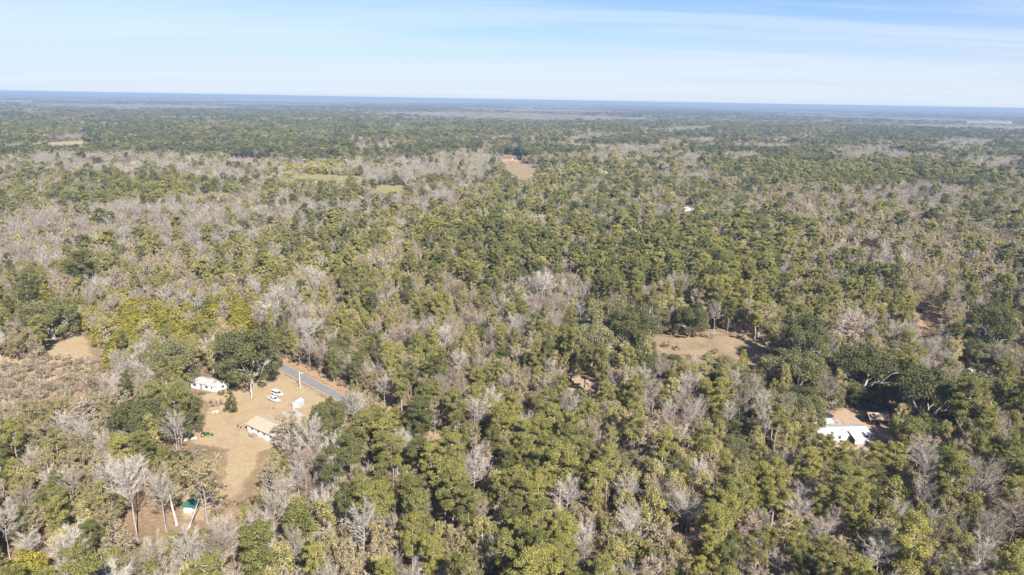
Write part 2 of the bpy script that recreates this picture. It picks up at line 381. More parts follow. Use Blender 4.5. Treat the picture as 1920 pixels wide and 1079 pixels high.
# wheel ruts across the lawn
def rut(pts, half=0.32):
    w = [P(*p)[:2] for p in pts]; L, R_ = [], []
    for i in range(len(w)):
        d = w[min(i + 1, len(w) - 1)] - w[max(i - 1, 0)]; d = d / np.linalg.norm(d); nrm_ = np.array([-d[1], d[0]])
        L.append(w[i] + nrm_ * half); R_.append(w[i] - nrm_ * half)
    return sheet('wheel_rut', L + R_[::-1], M['dirt'], 0.016, 0.30, True, 0.35)
drive = [(606, 757), (585, 762), (560, 771), (530, 768), (505, 766), (480, 772), (458, 782), (445, 800), (438, 822)]
rut(drive); rut([(x + 4, y + 5) for x, y in drive])
spur = [(505, 766), (503, 757), (508, 750)]
rut(spur); rut([(x + 8, y + 1) for x, y in spur])
foot = [(400, 748), (412, 775), (440, 795), (468, 812)]
rut(foot, 0.4)
# pale flats near the skyline
sheet('distant_flat', [(420, 184), (620, 187.4), (900, 191.6), (900, 193.4), (620, 190.4), (420, 186)], M['dirt'], 0.02, 300)
sheet('distant_flat', [(300, 186.2), (620, 190.6), (640, 192.8), (330, 188.2)], M['field'], 0.02, 300)
sheet('distant_flat', [(-60, 189.0), (62, 190.2), (62, 191.2), (-60, 190.4)], M['dirt'], 0.02, 60)

# road
r1, r2, r3, r4 = P(526, 680), P(623.5, 732), P(528.7, 696), P(629.6, 747)
ra, rb = (r1 + r3) / 2, (r2 + r4) / 2
rdir = (rb - ra)[:2]; rdir /= np.linalg.norm(rdir); rperp = np.array([-rdir[1], rdir[0]])
if np.dot(rperp, (r1 - r3)[:2]) < 0: rperp = -rperp
RW = 2.7
def road_pt(s, t): return ra[:2] + rdir * s + rperp * t
def strip(name, s0, s1, t0, t1, z, mat, thick=0.0):
    q = [road_pt(s0, t0), road_pt(s1, t0), road_pt(s1, t1), road_pt(s0, t1)]
    m = MB(); m.v = [(p[0], p[1], z) for p in q]; m.f = [(0, 1, 2, 3)]
    o = m.build(name, mat, None, False)
    if o.data.polygons[0].normal.z < 0: o.data.flip_normals()
    return tag(o, kind='structure')
for sd in (-1, 1):
    tag(sheet('road_edge', [road_pt(s_, sd * RW + t_) for s_, t_ in ((-60, -0.55), (110, -0.55), (110, 0.6), (-60, 0.6))], M['dirt'], 0.046, 0.5, True, 0.55), kind='structure')
strip('road', -90, 130, -RW, RW, 0.04, M['asphalt'])
tag(sheet('road_verge', [road_pt(s, t) for s, t in ((-60, RW - 0.5), (110, RW - 0.5), (110, RW + 8), (-60, RW + 8))], M['shoulder'], 0.024, 3.5, True), kind='structure')

# ------------------------------------------------------------------ buildings
def window(parent, x0, x1, z0, z1, y=0.0, side='front', X=0.0):
    """a window set in a wall; front: in the plane y, end: in the plane x = X"""
    if side == 'front':
        m = MB(); t = 0.09
        m.box(x0 - t, x1 + t, y - 0.06, y + 0.02, z0 - t, z0).box(x0 - t, x1 + t, y - 0.06, y + 0.02, z1, z1 + t)
        m.box(x0 - t, x0, y - 0.06, y + 0.02, z0, z1).box(x1, x1 + t, y - 0.06, y + 0.02, z0, z1)
        w = m.build('window', M['white_wall'], parent)
        part('pane', M['glass'], w, (x0, x1, y - 0.03, y + 0.01, z0, z1))
    else:
        m = MB(); t = 0.09
        m.box(X - 0.02, X + 0.06, x0 - t, x1 + t, z0 - t, z0).box(X - 0.02, X + 0.06, x0 - t, x1 + t, z1, z1 + t)
        m.box(X - 0.02, X + 0.06, x0 - t, x0, z0, z1).box(X - 0.02, X + 0.06, x1, x1 + t, z0, z1)
        w = m.build('window', M['white_wall'], parent)
        part('pane', M['glass'], w, (X - 0.01, X + 0.03, x0, x1, z0, z1))
    return w
def door(parent, x0, x1, z0, z1, y=0.0, mat='white_wall'):
    d = part('door', M[mat], parent, (x0, x1, y - 0.05, y + 0.02, z0, z1))
    part('handle', M['chrome'], d, (x1 - 0.16, x1 - 0.08, y - 0.11, y - 0.05, z0 + 0.95, z0 + 1.03))
    return d
def gable(parent, L, D, h, rise, wall, roof, ov=0.35, z0=0.0, x0=0.0, y0=0.0, ridge='x', roof_name='roof', wall_name='wall', th=0.14):
    w = MB(); r = MB()
    if ridge == 'x':
        w.prism([(y0, z0), (y0 + D, z0), (y0 + D, z0 + h), (y0 + D / 2, z0 + h + rise - 0.02), (y0, z0 + h)], 'x', x0, x0 + L)
        s = rise / (D / 2)
        pr = [(y0 - ov, z0 + h - ov * s + 0.01), (y0 + D / 2, z0 + h + rise + 0.01), (y0 + D + ov, z0 + h - ov * s + 0.01),
              (y0 + D + ov, z0 + h - ov * s + 0.01 + th), (y0 + D / 2, z0 + h + rise + 0.01 + th), (y0 - ov, z0 + h - ov * s + 0.01 + th)]
        r.prism(pr, 'x', x0 - ov, x0 + L + ov)
    else:
        w.prism([(x0, z0), (x0 + L, z0), (x0 + L, z0 + h), (x0 + L / 2, z0 + h + rise - 0.02), (x0, z0 + h)], 'y', y0, y0 + D)
        s = rise / (L / 2)
        pr = [(x0 - ov, z0 + h - ov * s + 0.01), (x0 + L / 2, z0 + h + rise + 0.01), (x0 + L + ov, z0 + h - ov * s + 0.01),
              (x0 + L + ov, z0 + h - ov * s + 0.01 + th), (x0 + L / 2, z0 + h + rise + 0.01 + th), (x0 - ov, z0 + h - ov * s + 0.01 + th)]
        r.prism(pr, 'y', y0 - ov, y0 + D + ov)
    return w.build(wall_name, wall, parent), r.build(roof_name, roof, parent)
def ribs(roof_obj, n, x0, x1, y0, y1, za, zb, mat):
    """standing seams of a tin roof slope, from the eave (y0, za) to the ridge (y1, zb)"""
    for i in range(n):
        x = x0 + (x1 - x0) * (i + 0.5) / n
        m = MB(); m.tube([(x, y0, za), (x, y1, zb)], [0.035, 0.035], 4, True)
        m.build('seam', mat, roof_obj)
def anchored(name, label, cat, pl, pr):
    a, b = P(*pl), P(*pr)
    rz = math.atan2(b[1] - a[1], b[0] - a[0])
    return tag(empty(name, (a[0], a[1], 0), rz), label, cat), float(np.linalg.norm(b - a))

# the white trailer with a weathered roof at the top of the yard
hA, LA = anchored('mobile_home', 'white single storey trailer home with weathered rusty pale roof under big oak', 'house', (358, 729), (409, 738.5))
part('skirting', M['concrete'], hA, (0.1, LA - 0.1, 0.1, 6.5, 0, 0.55))
gable(hA, LA, 6.6, 2.5, 1.0, M['white_wall'], M['rust_roof'], 0.3, 0.551)
window(hA, 1.6, 2.9, 1.5, 2.5); window(hA, 7.6, 9.0, 1.5, 2.5); window(hA, 10.4, 11.2, 1.6, 2.5); door(hA, 5.0, 5.95, 0.62, 2.6, 0, 'wood')
window(hA, 2.2, 3.6, 1.5, 2.5, side='end', X=LA)
part('step', M['wood'], hA, (4.7, 6.3, -1.2, -0.06, 0, 0.5)); part('step', M['wood'], hA, (4.7, 6.3, -1.7, -1.21, 0, 0.25))

# the double-wide with a peach shingle roof
hB, _ = anchored('mobile_home', 'long white double-wide home with peach shingle roof beside the mown yard', 'house', (464, 810), (524, 838))
LB = 22.5
part('skirting', M['white_wall'], hB, (0.06, LB - 0.06, 0.06, 8.9, 0, 0.7))
gable(hB, LB, 9.0, 2.5, 1.3, M['blue_wall'], M['tan_roof'], 0.45, 0.701)
for x in (2.6, 6.2, 9.6, 13.4, 17.4): window(hB, x, x + 1.1, 1.75, 2.75)
door(hB, 4.3, 5.2, 0.75, 2.75, 0)
part('deck', M['wood'], hB, (3.6, 6.0, -2.0, -0.07, 0.5, 0.64))
for x, y in ((3.7, -1.9), (5.9, -1.9), (3.7, -0.3), (5.9, -0.3)): part('post', M['wood'], hB, (x - 0.06, x + 0.06, y - 0.06, y + 0.06, 0, 0.499))
for x, y in ((3.7, -1.9), (5.9, -1.9)): part('rail_post', M['wood'], hB, (x - 0.05, x + 0.05, y - 0.05, y + 0.05, 0.641, 1.6))
part('rail', M['wood'], hB, (3.6, 6.0, -1.95, -1.85, 1.601, 1.7))
for k in range(3): part('step', M['wood'], hB, (6.02 + k * 0.32, 6.32 + k * 0.32, -1.8, -0.6, 0, 0.5 - k * 0.16))
part('chimney_pipe', M['dark'], hB, (-0.55, -0.25, 0.4, 0.7, 0, 3.6))
part('vent', M['grey_roof'], hB, (7, 7.3, 3.1, 3.4, 3.9, 4.6)); part('vent', M['grey_roof'], hB, (15, 15.3, 6.1, 6.4, 3.9, 4.4))

# slab and small grey shed beside the road
c = V(549, 776)
sl = MB(); sl.prism([(-4, -2.6), (4, -2.6), (4.1, 2.4), (-3.9, 2.7)], 'z', 0.0, 0.06)
so = sl.build('concrete_slab', M['concrete']); so.location = (c.x, c.y, 0.013); so.rotation_euler.z = -0.75; tag(so, kind='structure')
sh, _ = anchored('garden_shed', 'small grey tin garden shed with an open dark end near the road', 'shed', (548, 764), (561, 766))
gable(sh, 3.0, 3.6, 2.0, 0.7, M['grey_roof'], M['grey_roof'], 0.15, ridge='y')
part('doorway_shade', M['dark'], sh, (-0.03, 0.02, 0.5, 2.6, 0.05, 1.9))  # flat panel on the closed wall; the unlit inside is painted in its colour
part('door', M['white_wall'], sh, (1.0, 2.0, -0.04, 0.02, 0.05, 1.85))
part('ramp', M['wood'], sh, (-0.9, -0.04, 0.6, 2.5, 0, 0.08))

# the little white shed with a green roof, nearest the camera
gs, Lg = anchored('garden_shed', 'little white shed with a green tin roof among bare trees', 'shed', (345, 962), (361, 963))
Lg = 2.6
part('wall', M['white_wall'], gs, (0, 2.4, 0, 2.6, 0, 2.0))
part('lean_to_floor', M['wood'], gs, (2.41, 3.5, 0.05, 2.55, 0, 0.12))
for y in (0.12, 2.48): part('post', M['wood'], gs, (3.38, 3.48, y - 0.05, y + 0.05, 0.121, 1.98))
rr = MB(); rr.prism([(-0.3, 2.0), (2.9, 2.55), (2.9, 2.65), (-0.3, 2.1)], 'x', -0.25, 3.75); rfo = rr.build('roof', M['green_roof'], gs)
ribs(rfo, 6, -0.25, 3.75, -0.3, 2.9, 2.11, 2.66, M['green_roof'])
part('door', M['white_wall'], gs, (2.38, 2.43, 0.9, 1.7, 0.13, 1.8))
part('wall_above', M['white_wall'], gs, (0, 2.4, 1.4, 2.6, 2.001, 2.25))

# the white house in the trees on the right
hC, LC = anchored('white_house', 'white house with a bright metal roof and a small front porch among oaks', 'house', (1536, 829), (1631, 827))
gable(hC, LC, 8.2, 2.45, 1.25, M['white_wall'], M['white_roof'], 0.4)
rfC = [o for o in hC.children if o.name.startswith('roof')][0]
ribs(rfC, 22, 0, LC, -0.38, 4.1, 2.49, 3.86, M['white_roof'])
xp = LC * 0.60
part('porch_floor', M['concrete'], hC, (xp, xp + 4.4, -3.2, -0.01, 0.3, 0.5))
for k in range(4): part('pier', M['white_wall'], hC, (xp + 0.1 + k * 1.32, xp + 0.4 + k * 1.32, -3.15, -2.85, 0, 0.299))
for k in range(4): part('post', M['white_wall'], hC, (xp + 0.08 + k * 1.38, xp + 0.2 + k * 1.38, -3.1, -2.98, 0.501, 2.3))
part('screen', M['grey_roof'], hC, (xp + 0.21, xp + 4.2, -3.06, -3.02, 0.9, 2.25)); part('porch_wall', M['blue_wall'], hC, (xp + 0.21, xp + 4.2, -3.08, -3.0, 0.501, 0.899))
part('porch_side', M['dark'], hC, (xp + 0.02, xp + 0.07, -2.9, -0.02, 0.51, 2.5))  # side wall under the porch roof, its shade put into the dark colour
pr = MB(); pr.prism([(-3.5, 2.32), (1.6, 3.45), (1.6, 3.57), (-3.5, 2.44)], 'x', xp - 0.3, xp + 4.7); pr.build('porch_roof', M['white_roof'], hC)
pg = MB(); pg.prism([(2.0, 3.22), (4.0, 3.83), (4.0, 3.88), (2.0, 3.28)], 'x', LC * 0.66, LC * 0.96); pg.build('roof_panel', M['grey_roof'], hC)
part('vent', M['grey_roof'], hC, (LC * 0.50, LC * 0.52, 2.2, 2.6, 3.0, 3.8))
for x in (1.5, 4.2, 7.0, LC - 1.9): window(hC, x, x + 1.0, 1.0, 2.2)
window(hC, 2.5, 3.7, 1.0, 2.2, side='end', X=LC); door(hC, xp + 1.6, xp + 2.5, 0.51, 2.4, 0, 'wood')
gable(hC, 7.0, 5.0, 2.4, 0.9, M['white_wall'], M['white_roof'], 0.35, x0=3.2, y0=9.4, roof_name='rear_roof', wall_name='rear_wall')
part('breezeway_roof', M['old_tin'], hC, (8.2, 14.0, 8.65, 13.5, 2.5, 2.6))
for x, y in ((13.8, 8.9), (13.8, 13.2), (10.4, 13.2)): part('post', M['wood'], hC, (x - 0.06, x + 0.06, y - 0.06, y + 0.06, 0, 2.499))

# open barn right of the house
cb, _ = anchored('carport', 'open carport with a patchy tan tin roof beside the white house', 'carport', (1631, 797), (1668, 799))
rr = MB(); rr.prism([(-0.4, 2.3), (2.8, 3.9), (6.0, 2.3), (6.0, 2.42), (2.8, 4.02), (-0.4, 2.42)], 'x', -0.5, 7.6); rfo = rr.build('roof', M['old_tin'], cb)
ribs(rfo, 12, -0.5, 7.6, -0.38, 2.8, 2.44, 4.03, M['old_tin'])
for x in (0.1, 3.5, 7.0):
    for y in (0.1, 5.5): part('post', M['wood'], cb, (x - 0.08, x + 0.08, y - 0.08, y + 0.08, 0, 2.45))
part('rear_wall', M['wood'], cb, (0.3, 7.0, 5.56, 5.66, 0, 2.3)); part('end_wall', M['wood'], cb, (7.02, 7.1, 0.3, 5.5, 0, 2.3))
part('lean_to_roof', M['old_tin'], cb, (7.7, 9.6, 0.4, 3.6, 2.0, 2.1))
for x, y in ((9.5, 0.5), (9.5, 3.5)): part('post', M['wood'], cb, (x - 0.06, x + 0.06, y - 0.06, y + 0.06, 0, 1.999))

# far buildings
def far_house(name, label, cat, px, py, L, D, h, rise, roof, wall, rz, ridge='x'):
    p = V(px, py); o = tag(empty(name, (p.x, p.y, 0), rz), label, cat)
    gable(o, L, D, h, rise, M[wall], M[roof], 0.4, x0=-L / 2, y0=-D / 2, ridge=ridge)
    for x in (-L * 0.3, L * 0.2): window(o, x, x + 1.2, 1.0, 2.1, y=-D / 2)
    door(o, 0, 0.95, 0.02, 2.1, -D / 2, 'wood')
    return o
far_house('house', 'pale grey roofed house glimpsed behind the dark oaks at mid distance', 'house', 1207, 457, 10, 9, 3, 1.6, 'grey_roof', 'white_wall', 0.4)
far_house('house', 'white roofed house showing as a small patch above the oak wood', 'house', 1291, 395, 11, 7, 2.6, 1.2, 'grey_roof', 'white_wall', 0.1)
far_house('barn', 'dark weathered barn at the left end of the distant brown field', 'barn', 945, 305, 8, 7, 2.6, 1.8, 'wood', 'wood', 0.3)
far_house('house', 'white farmhouse on the pale green field, left of two', 'house', 1857, 229, 20, 13, 5, 3, 'white_roof', 'white_wall', 0.2)
far_house('house', 'white farmhouse on the pale green field, right of two', 'house', 1894, 230.5, 24, 15, 5, 3.5, 'white_roof', 'white_wall', -0.3)

# ------------------------------------------------------------------ vehicles
def wheel(parent, x, y, r, w, rim='chrome'):
    m = MB(); m.tube([(x, y - w / 2, r), (x, y + w / 2, r)], [r, r], 14, True); t = m.build('wheel', M['tyre'], parent)
    s = 1 if y > 0 else -1
    m = MB(); m.tube([(x, y + s * (w / 2 - 0.02), r), (x, y + s * (w / 2 + 0.015), r)], [r * 0.58, r * 0.5], 10, True); m.build('rim', M[rim], t)
def cabin(parent, x0, x1, xt0, xt1, w0, w1, z0, z1, paint):
    m = MB(); m.v = [(x0, -w0, z0), (x1, -w0, z0), (x1, w0, z0), (x0, w0, z0), (xt0, -w1, z1), (xt1, -w1, z1), (xt1, w1, z1), (xt0, w1, z1)]
    m.f = [(0, 3, 2, 1), (4, 5, 6, 7), (0, 1, 5, 4), (1, 2, 6, 5), (2, 3, 7, 6), (3, 0, 4, 7)]
    g = m.build('cabin_glass', M['glass'], parent)
    part('cabin_roof', M[paint], parent, (xt0 - 0.04, xt1 + 0.04, -w1 - 0.02, w1 + 0.02, z1 - 0.03, z1 + 0.05))
    for sy in (-1, 1):
        for a, b in ((x0, xt0), (x1, xt1), ((x0 + x1) / 2, (xt0 + xt1) / 2)):
            m = MB(); m.tube([(a, sy * w0, z0), (b, sy * w1, z1)], [0.055, 0.05], 5); m.build('pillar', M[paint], parent)
    return g
def car(name, label, cat, px, py, rz, paint, kind='sedan', s=1.0):
    p = V(px, py); o = tag(empty(name, (p.x, p.y, 0.013), rz), label, cat)
    m = MB(); L = {'sedan': 4.7, 'pickup': 5.7, 'van': 5.2}[kind] / 2
    if kind == 'pickup':
        m.prism([(-L, 0.45), (L, 0.42), (L, 0.78), (L - 0.1, 1.0), (0.75, 1.12), (-0.9, 1.12), (-0.9, 1.1), (-L, 1.1)], 'y', -0.95, 0.95)
        body = m.build('body', M[paint], o)
        part('truck_bed', M['dark'], o, (-L + 0.08, -1.0, -0.8, 0.8, 1.08, 1.125))
        part('bed_side', M[paint], o, (-L, -0.92, 0.81, 0.96, 1.101, 1.3)); part('bed_side', M[paint], o, (-L, -0.92, -0.96, -0.81, 1.101, 1.3))
        part('tailgate', M[paint], o, (-L - 0.01, -L + 0.08, -0.8, 0.8, 1.101, 1.3))
        cabin(o, -0.9, 1.25, -0.75, 0.6, 0.88, 0.72, 1.12, 1.78, paint)
    elif kind == 'van':
        m.prism([(-L, 0.4), (L, 0.4), (L, 0.8), (L - 0.25, 1.05), (L - 1.0, 1.2), (-L, 1.2)], 'y', -0.97, 0.97)
        body = m.build('body', M[paint], o)
        cabin(o, -L + 0.03, L - 1.0, -L + 0.15, L - 1.7, 0.95, 0.82, 1.2, 1.95, paint)
    else:
        m.prism([(-L, 0.38), (L, 0.36), (L, 0.7), (L - 0.15, 0.85), (0.9, 0.98), (-1.5, 1.0), (-L, 0.95)], 'y', -0.88, 0.88)
        body = m.build('body', M[paint], o)
        cabin(o, -1.75, 1.0, -1.1, 0.3, 0.82, 0.64, 0.98, 1.45, paint)
    for x in (-L * 0.62, L * 0.62):
        for y in (-0.86, 0.86): wheel(o, x, y, 0.36, 0.24)
    for y in (-0.65, 0.65):
        part('headlight', M['lamp'], o, (L - 0.02, L + 0.02, y - 0.16, y + 0.16, 0.6, 0.74)); part('tail_light', M['tail'], o, (-L - 0.02, -L + 0.01, y - 0.12, y + 0.12, 0.7, 0.92))
    part('bumper', M['chrome'], o, (L + 0.021, L + 0.1, -0.85, 0.85, 0.42, 0.56)); part('bumper', M['chrome'], o, (-L - 0.1, -L - 0.021, -0.85, 0.85, 0.42, 0.56))
    return o
d_tr = P(523, 754.5) - P(504, 745.5); rz_tr = math.atan2(d_tr[1], d_tr[0])
car('pickup_truck', 'white pickup truck parked on the dry lawn, nearer of two white vehicles', 'truck', 514, 752, rz_tr, 'paint_white', 'pickup')
car('parked_van', 'white van parked just behind the white pickup on the lawn', 'van', 520, 741.5, rz_tr + 0.08, 'paint_white', 'van')
car('parked_car', 'dark navy car half hidden by oak behind the white house', 'car', 1551, 783, 0.25, 'paint_dark')
car('pickup_truck', 'blue pickup truck in the small clearing below the right hand woods', 'truck', 1728, 585, -0.2, 'paint_blue', 'pickup')
car('parked_car', 'white car between trees on the dirt track at the right', 'car', 1776, 690, 0.1, 'paint_white')
car('parked_car', 'white car parked at the left end of the distant brown field lane', 'car', 961, 300, 0.2, 'paint_white')
car('parked_van', 'white van on the distant field lane, right of the white car', 'van', 969, 301, 0.3, 'paint_white', 'van')

def tractor(label, px, py, rz, paint, rim, s=1.0, loader=True):
    p = V(px, py); o = tag(empty('tractor', (p.x, p.y, 0.013), rz), label, 'tractor'); o.scale = (s, s, s)
    m = MB(); m.prism([(0.0, 0.62), (1.55, 0.62), (1.6, 0.8), (1.5, 1.15), (0.0, 1.25)], 'y', -0.32, 0.32); m.build('hood', M[paint], o)
    part('chassis', M['dark'], o, (-0.9, 1.5, -0.28, 0.28, 0.42, 0.619)); part('fender', M[paint], o, (-1.0, -0.1, 0.36, 0.8, 1.32, 1.38)); part('fender', M[paint], o, (-1.0, -0.1, -0.8, -0.36, 1.32, 1.38))
    part('seat', M['tyre'], o, (-0.75, -0.3, -0.24, 0.24, 0.75, 0.9), (-0.85, -0.751, -0.24, 0.24, 0.75, 1.35))
    m = MB(); m.tube([(-0.02, 0, 1.2), (-0.2, 0, 1.45)], [0.03, 0.03], 5); m.tube([(-0.2 + 0.03 * math.cos(a), 0.2 * math.sin(a), 1.45 + 0.2 * math.cos(a) * 0.5) for a in np.linspace(0, 2 * math.pi, 11)], [0.025] * 11, 5); m.build('steering_wheel', M['tyre'], o)
    m = MB(); m.tube([(-0.95, -0.45, 0.8), (-0.95, -0.45, 2.1), (-0.95, 0.45, 2.1), (-0.95, 0.45, 0.8)], [0.05] * 4, 5); m.build('roll_bar', M['dark'], o)
    for y in (-0.62, 0.62): wheel(o, -0.55, y, 0.68, 0.36, rim); wheel(o, 1.2, y, 0.4, 0.24, rim)
    if loader:
        for y in (-0.5, 0.5):
            m = MB(); m.tube([(0.1, y, 1.0), (1.4, y, 1.3), (2.2, y, 0.5)], [0.06] * 3, 5); m.build('loader_arm', M[paint], o)
        m = MB(); m.prism([(2.2, 0.15), (2.9, 0.12), (2.9, 0.18), (2.3, 0.24), (2.3, 0.75), (2.2, 0.75)], 'y', -0.8, 0.8); m.build('bucket', M[paint], o)
    return o
tractor('green tractor with a front bucket standing on the dry lawn', 384, 818, 0.25, 'paint_green', 'yellow')
tractor('red tractor parked under the front edge of the tan carport roof', 1641, 797.5, -0.2, 'paint_red', 'chrome', 1.0, False)

# ------------------------------------------------------------------ small yard things
def utility_pole(label, bx, by, top_y, cross=True):
    b = P(bx, by); h = 8.0
    for _ in range(30): h += (proj([b[0], b[1], h])[0, 1] - top_y) * 0.12
    o = tag(empty('utility_pole', (b[0], b[1], 0)), label, 'pole')
    m = MB(); m.tube([(0, 0, -0.3), (0, 0, h * 0.5), (0, 0, h)], [0.17, 0.15, 0.12], 8, True); m.build('shaft', M['pole'], o)
    if cross: part('lamp_arm', M['pole'], o, (-0.05, 1.0, -0.05, 0.05, h - 0.4, h - 0.3)); part('lamp_head', M['lamp'], o, (0.8, 1.3, -0.14, 0.14, h - 0.52, h - 0.401))
    part('meter_box', M['grey_roof'], o, (-0.15, 0.15, -0.28, -0.16, 1.4, 1.9))
    return o
utility_pole('bare grey pole standing alone on the lawn by the big oak', 472, 746, 714, False)
utility_pole('grey utility pole with a lamp beside the road fence', 563, 728, 698)
fa, fb = P(524, 707), P(616, 750)
fo = tag(empty('wire_fence', (fa[0], fa[1], 0), math.atan2(fb[1] - fa[1], fb[0] - fa[0])), 'wire fence on wooden posts between the lawn and the road', 'fence')
FL = float(np.linalg.norm(fb - fa)); nf = int(FL / 3.2)
for i in range(nf + 1):
    x = FL * i / nf; m = MB(); m.tube([(x, 0, -0.2), (x + random.uniform(-.05, .05), 0, 1.3)], [0.08, 0.07], 6, True); m.build('post', M['wood'], fo)
for z in (0.45, 0.8, 1.15):
    m = MB(); m.tube([(0, 0.08, z), (FL, 0.08, z)], [0.012, 0.012], 4); m.build('wire', M['grey_roof'], fo)

def stone(r, seed):
    g = np.random.default_rng(seed); m = MB(); n, k = 7, 4
    for i in range(k):
        ph = math.pi * (i + 0.5) / k
        for j in range(n):
            a = 2 * math.pi * j / n; q = r * (1 + g.uniform(-.25, .25))
            m.v.append((q * math.sin(ph) * math.cos(a), q * math.sin(ph) * math.sin(a), 0.6 * q * math.cos(ph)))
    for i in range(k - 1):
        for j in range(n): m.f.append((i * n + j, i * n + (j + 1) % n, (i + 1) * n + (j + 1) % n, (i + 1) * n + j))
    m.f.append(tuple(range(n))); m.f.append(tuple(range((k - 1) * n, k * n))[::-1])
    return m
def pile(name, label, cat, px, py, n, spread, r, mat, piece):
    p = V(px, py); o = tag(empty(name, (p.x, p.y, 0)), label, cat)
    for i in range(n):
        q = stone(r * random.uniform(0.5, 1.2), i).build(piece, M[mat], o)
        q.location = (random.gauss(0, spread), random.gauss(0, spread * 0.7), r * 0.3); q.rotation_euler = (0, 0, random.uniform(0, 6))
    return o
pile('rubble_pile', 'low heap of pale broken rubble at the lawn edge under bare limbs', 'rubble', 345, 822, 26, 2.2, 0.5, 'rubble', 'stone')
pile('rubble_pile', 'few pale stones scattered on the lawn below the white trailer home', 'rubble', 405, 772, 9, 1.0, 0.32, 'rubble', 'stone')
p = V(1734, 690); tp = MB()
tp.prism([(-2, 0), (-1.9, 0.9), (-0.8, 1.5), (0.6, 1.4), (1.7, 0.8), (2, 0)], 'y', -1.2, 1.2)
t_ = tp.build('tarp_covered_pile', M['tarp']); t_.location = (p.x, p.y, 0); tag(t_, 'blue tarp thrown over a pile between trees at right', 'tarp')
p = V(1821, 700); ut = tag(empty('utility_trailer', (p.x, p.y, 0.013), 0.4), 'small white box trailer on the dirt track at far right', 'trailer')
part('box', M['paint_white'], ut, (-1.8, 1.8, -1, 1, 0.6, 2.1)); part('tow_bar', M['dark'], ut, (1.81, 3.0, -0.08, 0.08, 0.5, 0.6)); part('frame', M['dark'], ut, (-1.7, 1.7, -0.7, 0.7, 0.45, 0.599))
for y in (-0.95, 0.95): wheel(ut, 0, y, 0.35, 0.2)
part('door', M['white_wall'], ut, (-1.84, -1.801, -0.8, 0.8, 0.7, 2.0))
def log(label, a, b, za, zb, r):
    a, b = P(*a), P(*b); a[2] = za; b[2] = zb; m = MB(); n = 7; g = random.Random(4)
    d = b - a
    pts = [tuple(a + d * i / (n - 1) + np.array([g.uniform(-.12, .12), g.uniform(-.12, .12), 0])) for i in range(n)]
    m.tube(pts, [r * (1 - 0.5 * i / (n - 1)) for i in range(n)], 7, True)
    for i in (3, 4, 5):
        q = Vector(pts[i]); m.tube([q, q + Vector((g.uniform(-1, 1), g.uniform(-1, 1), g.uniform(.6, 1.5)))], [r * 0.3, r * 0.12], 5)
    o = m.build('fallen_log', M['bare_bark'], None, False); o['tint'] = 0.8
    return tag(o, label, 'log')
log('long pale fallen tree trunk lying behind the white house', (1602, 752), (1636, 776), 0.28, 0.2, 0.32)

# ------------------------------------------------------------------ trees: prototypes
def np_mesh(name, verts, quads, mat, v=None, tris=None):
    m = bpy.data.meshes.new(name)
    nq = len(quads)
    m.vertices.add(len(verts)); m.vertices.foreach_set('co', np.asarray(verts, np.float32).ravel())
    m.loops.add(nq * 4); m.loops.foreach_set('vertex_index', np.asarray(quads, np.int32).ravel())
    m.polygons.add(nq); m.polygons.foreach_set('loop_start', np.arange(0, nq * 4, 4, dtype=np.int32))
    m.update(calc_edges=True)
    if v is not None:
        a = m.attributes.new('v', 'FLOAT', 'FACE'); a.data.foreach_set('value', np.asarray(v, np.float32))
    m.materials.append(mat); return m
def unit(a): return a / (np.linalg.norm(a, axis=-1, keepdims=True) + 1e-9)
def leaves(g, blobs, per_m2, size, shell=0.75, out=0.55, aspect=0.6, droop=0.0):
    """blobs: (x,y,z,rx,rz). Leaf sprays scattered through each bough's volume, most near its outside."""
    C = []; N = []; VV = []
    for (x, y, z, rx, rz) in blobs:
        area = 4 * math.pi * rx * (rx + rz) / 2
        n = max(6, int(area * per_m2))
        d = unit(g.normal(size=(n, 3)))
        d = d[(d[:, 2] > -0.55) | (g.random(n) < 0.45)]; n = len(d)
        k = shell + (1.08 - shell) * g.random(n) ** 0.8
        lump = 1 + 0.16 * np.sin(d[:, 0] * 5 + x) * np.sin(d[:, 1] * 5 + y) + 0.1 * np.sin(d[:, 2] * 7 + z)
        k = k * lump
        C.append(np.stack([x + d[:, 0] * rx * k, y + d[:, 1] * rx * k, z + d[:, 2] * rz * k], 1))
        N.append(unit(d * out + g.normal(size=(n, 3)) * 0.55 + [0, 0, 0.15]))
        VV.append(np.clip(0.5 * g.random() + 0.5 * g.random(n), 0, 1))
    C = np.concatenate(C); N = np.concatenate(N); VV = np.concatenate(VV); n = len(C)
    a = unit(np.cross(N, g.normal(size=(n, 3)))); b = np.cross(N, a)
    s = size * (0.6 + 0.8 * g.random((n, 1)))
    a = a * s * 0.62; b = b * s * 0.62 * aspect
    bend = N * s * 0.12
    v = np.stack([C + a - bend, C + b + bend, C - a - bend, C - b + bend], 1).reshape(-1, 3)
    q = np.arange(4 * n).reshape(-1, 4)
    return v, q, VV
def limb_path(g, a, b, sag=0.12, n=5):
    a = np.array(a, float); b = np.array(b, float); t = np.linspace(0, 1, n)[:, None]
    p = a + (b - a) * t; L = np.linalg.norm(b - a)
    p[:, 2] += (sag * L * np.sin(np.pi * t[:, 0]) * -1)
    p[1:-1] += g.normal(0, 0.035 * L, (n - 2, 3)); return p
def trunk_path(g, H, lean=0.03, n=7):
    t = np.linspace(0, 1, n); d = g.normal(0, lean * H, 2)
    p = np.stack([d[0] * t ** 1.5 + g.normal(0, 0.007 * H, n) * (t > 0), d[1] * t ** 1.5 + g.normal(0, 0.007 * H, n) * (t > 0), H * t], 1)
    p[0] = (0, 0, -0.4); return p
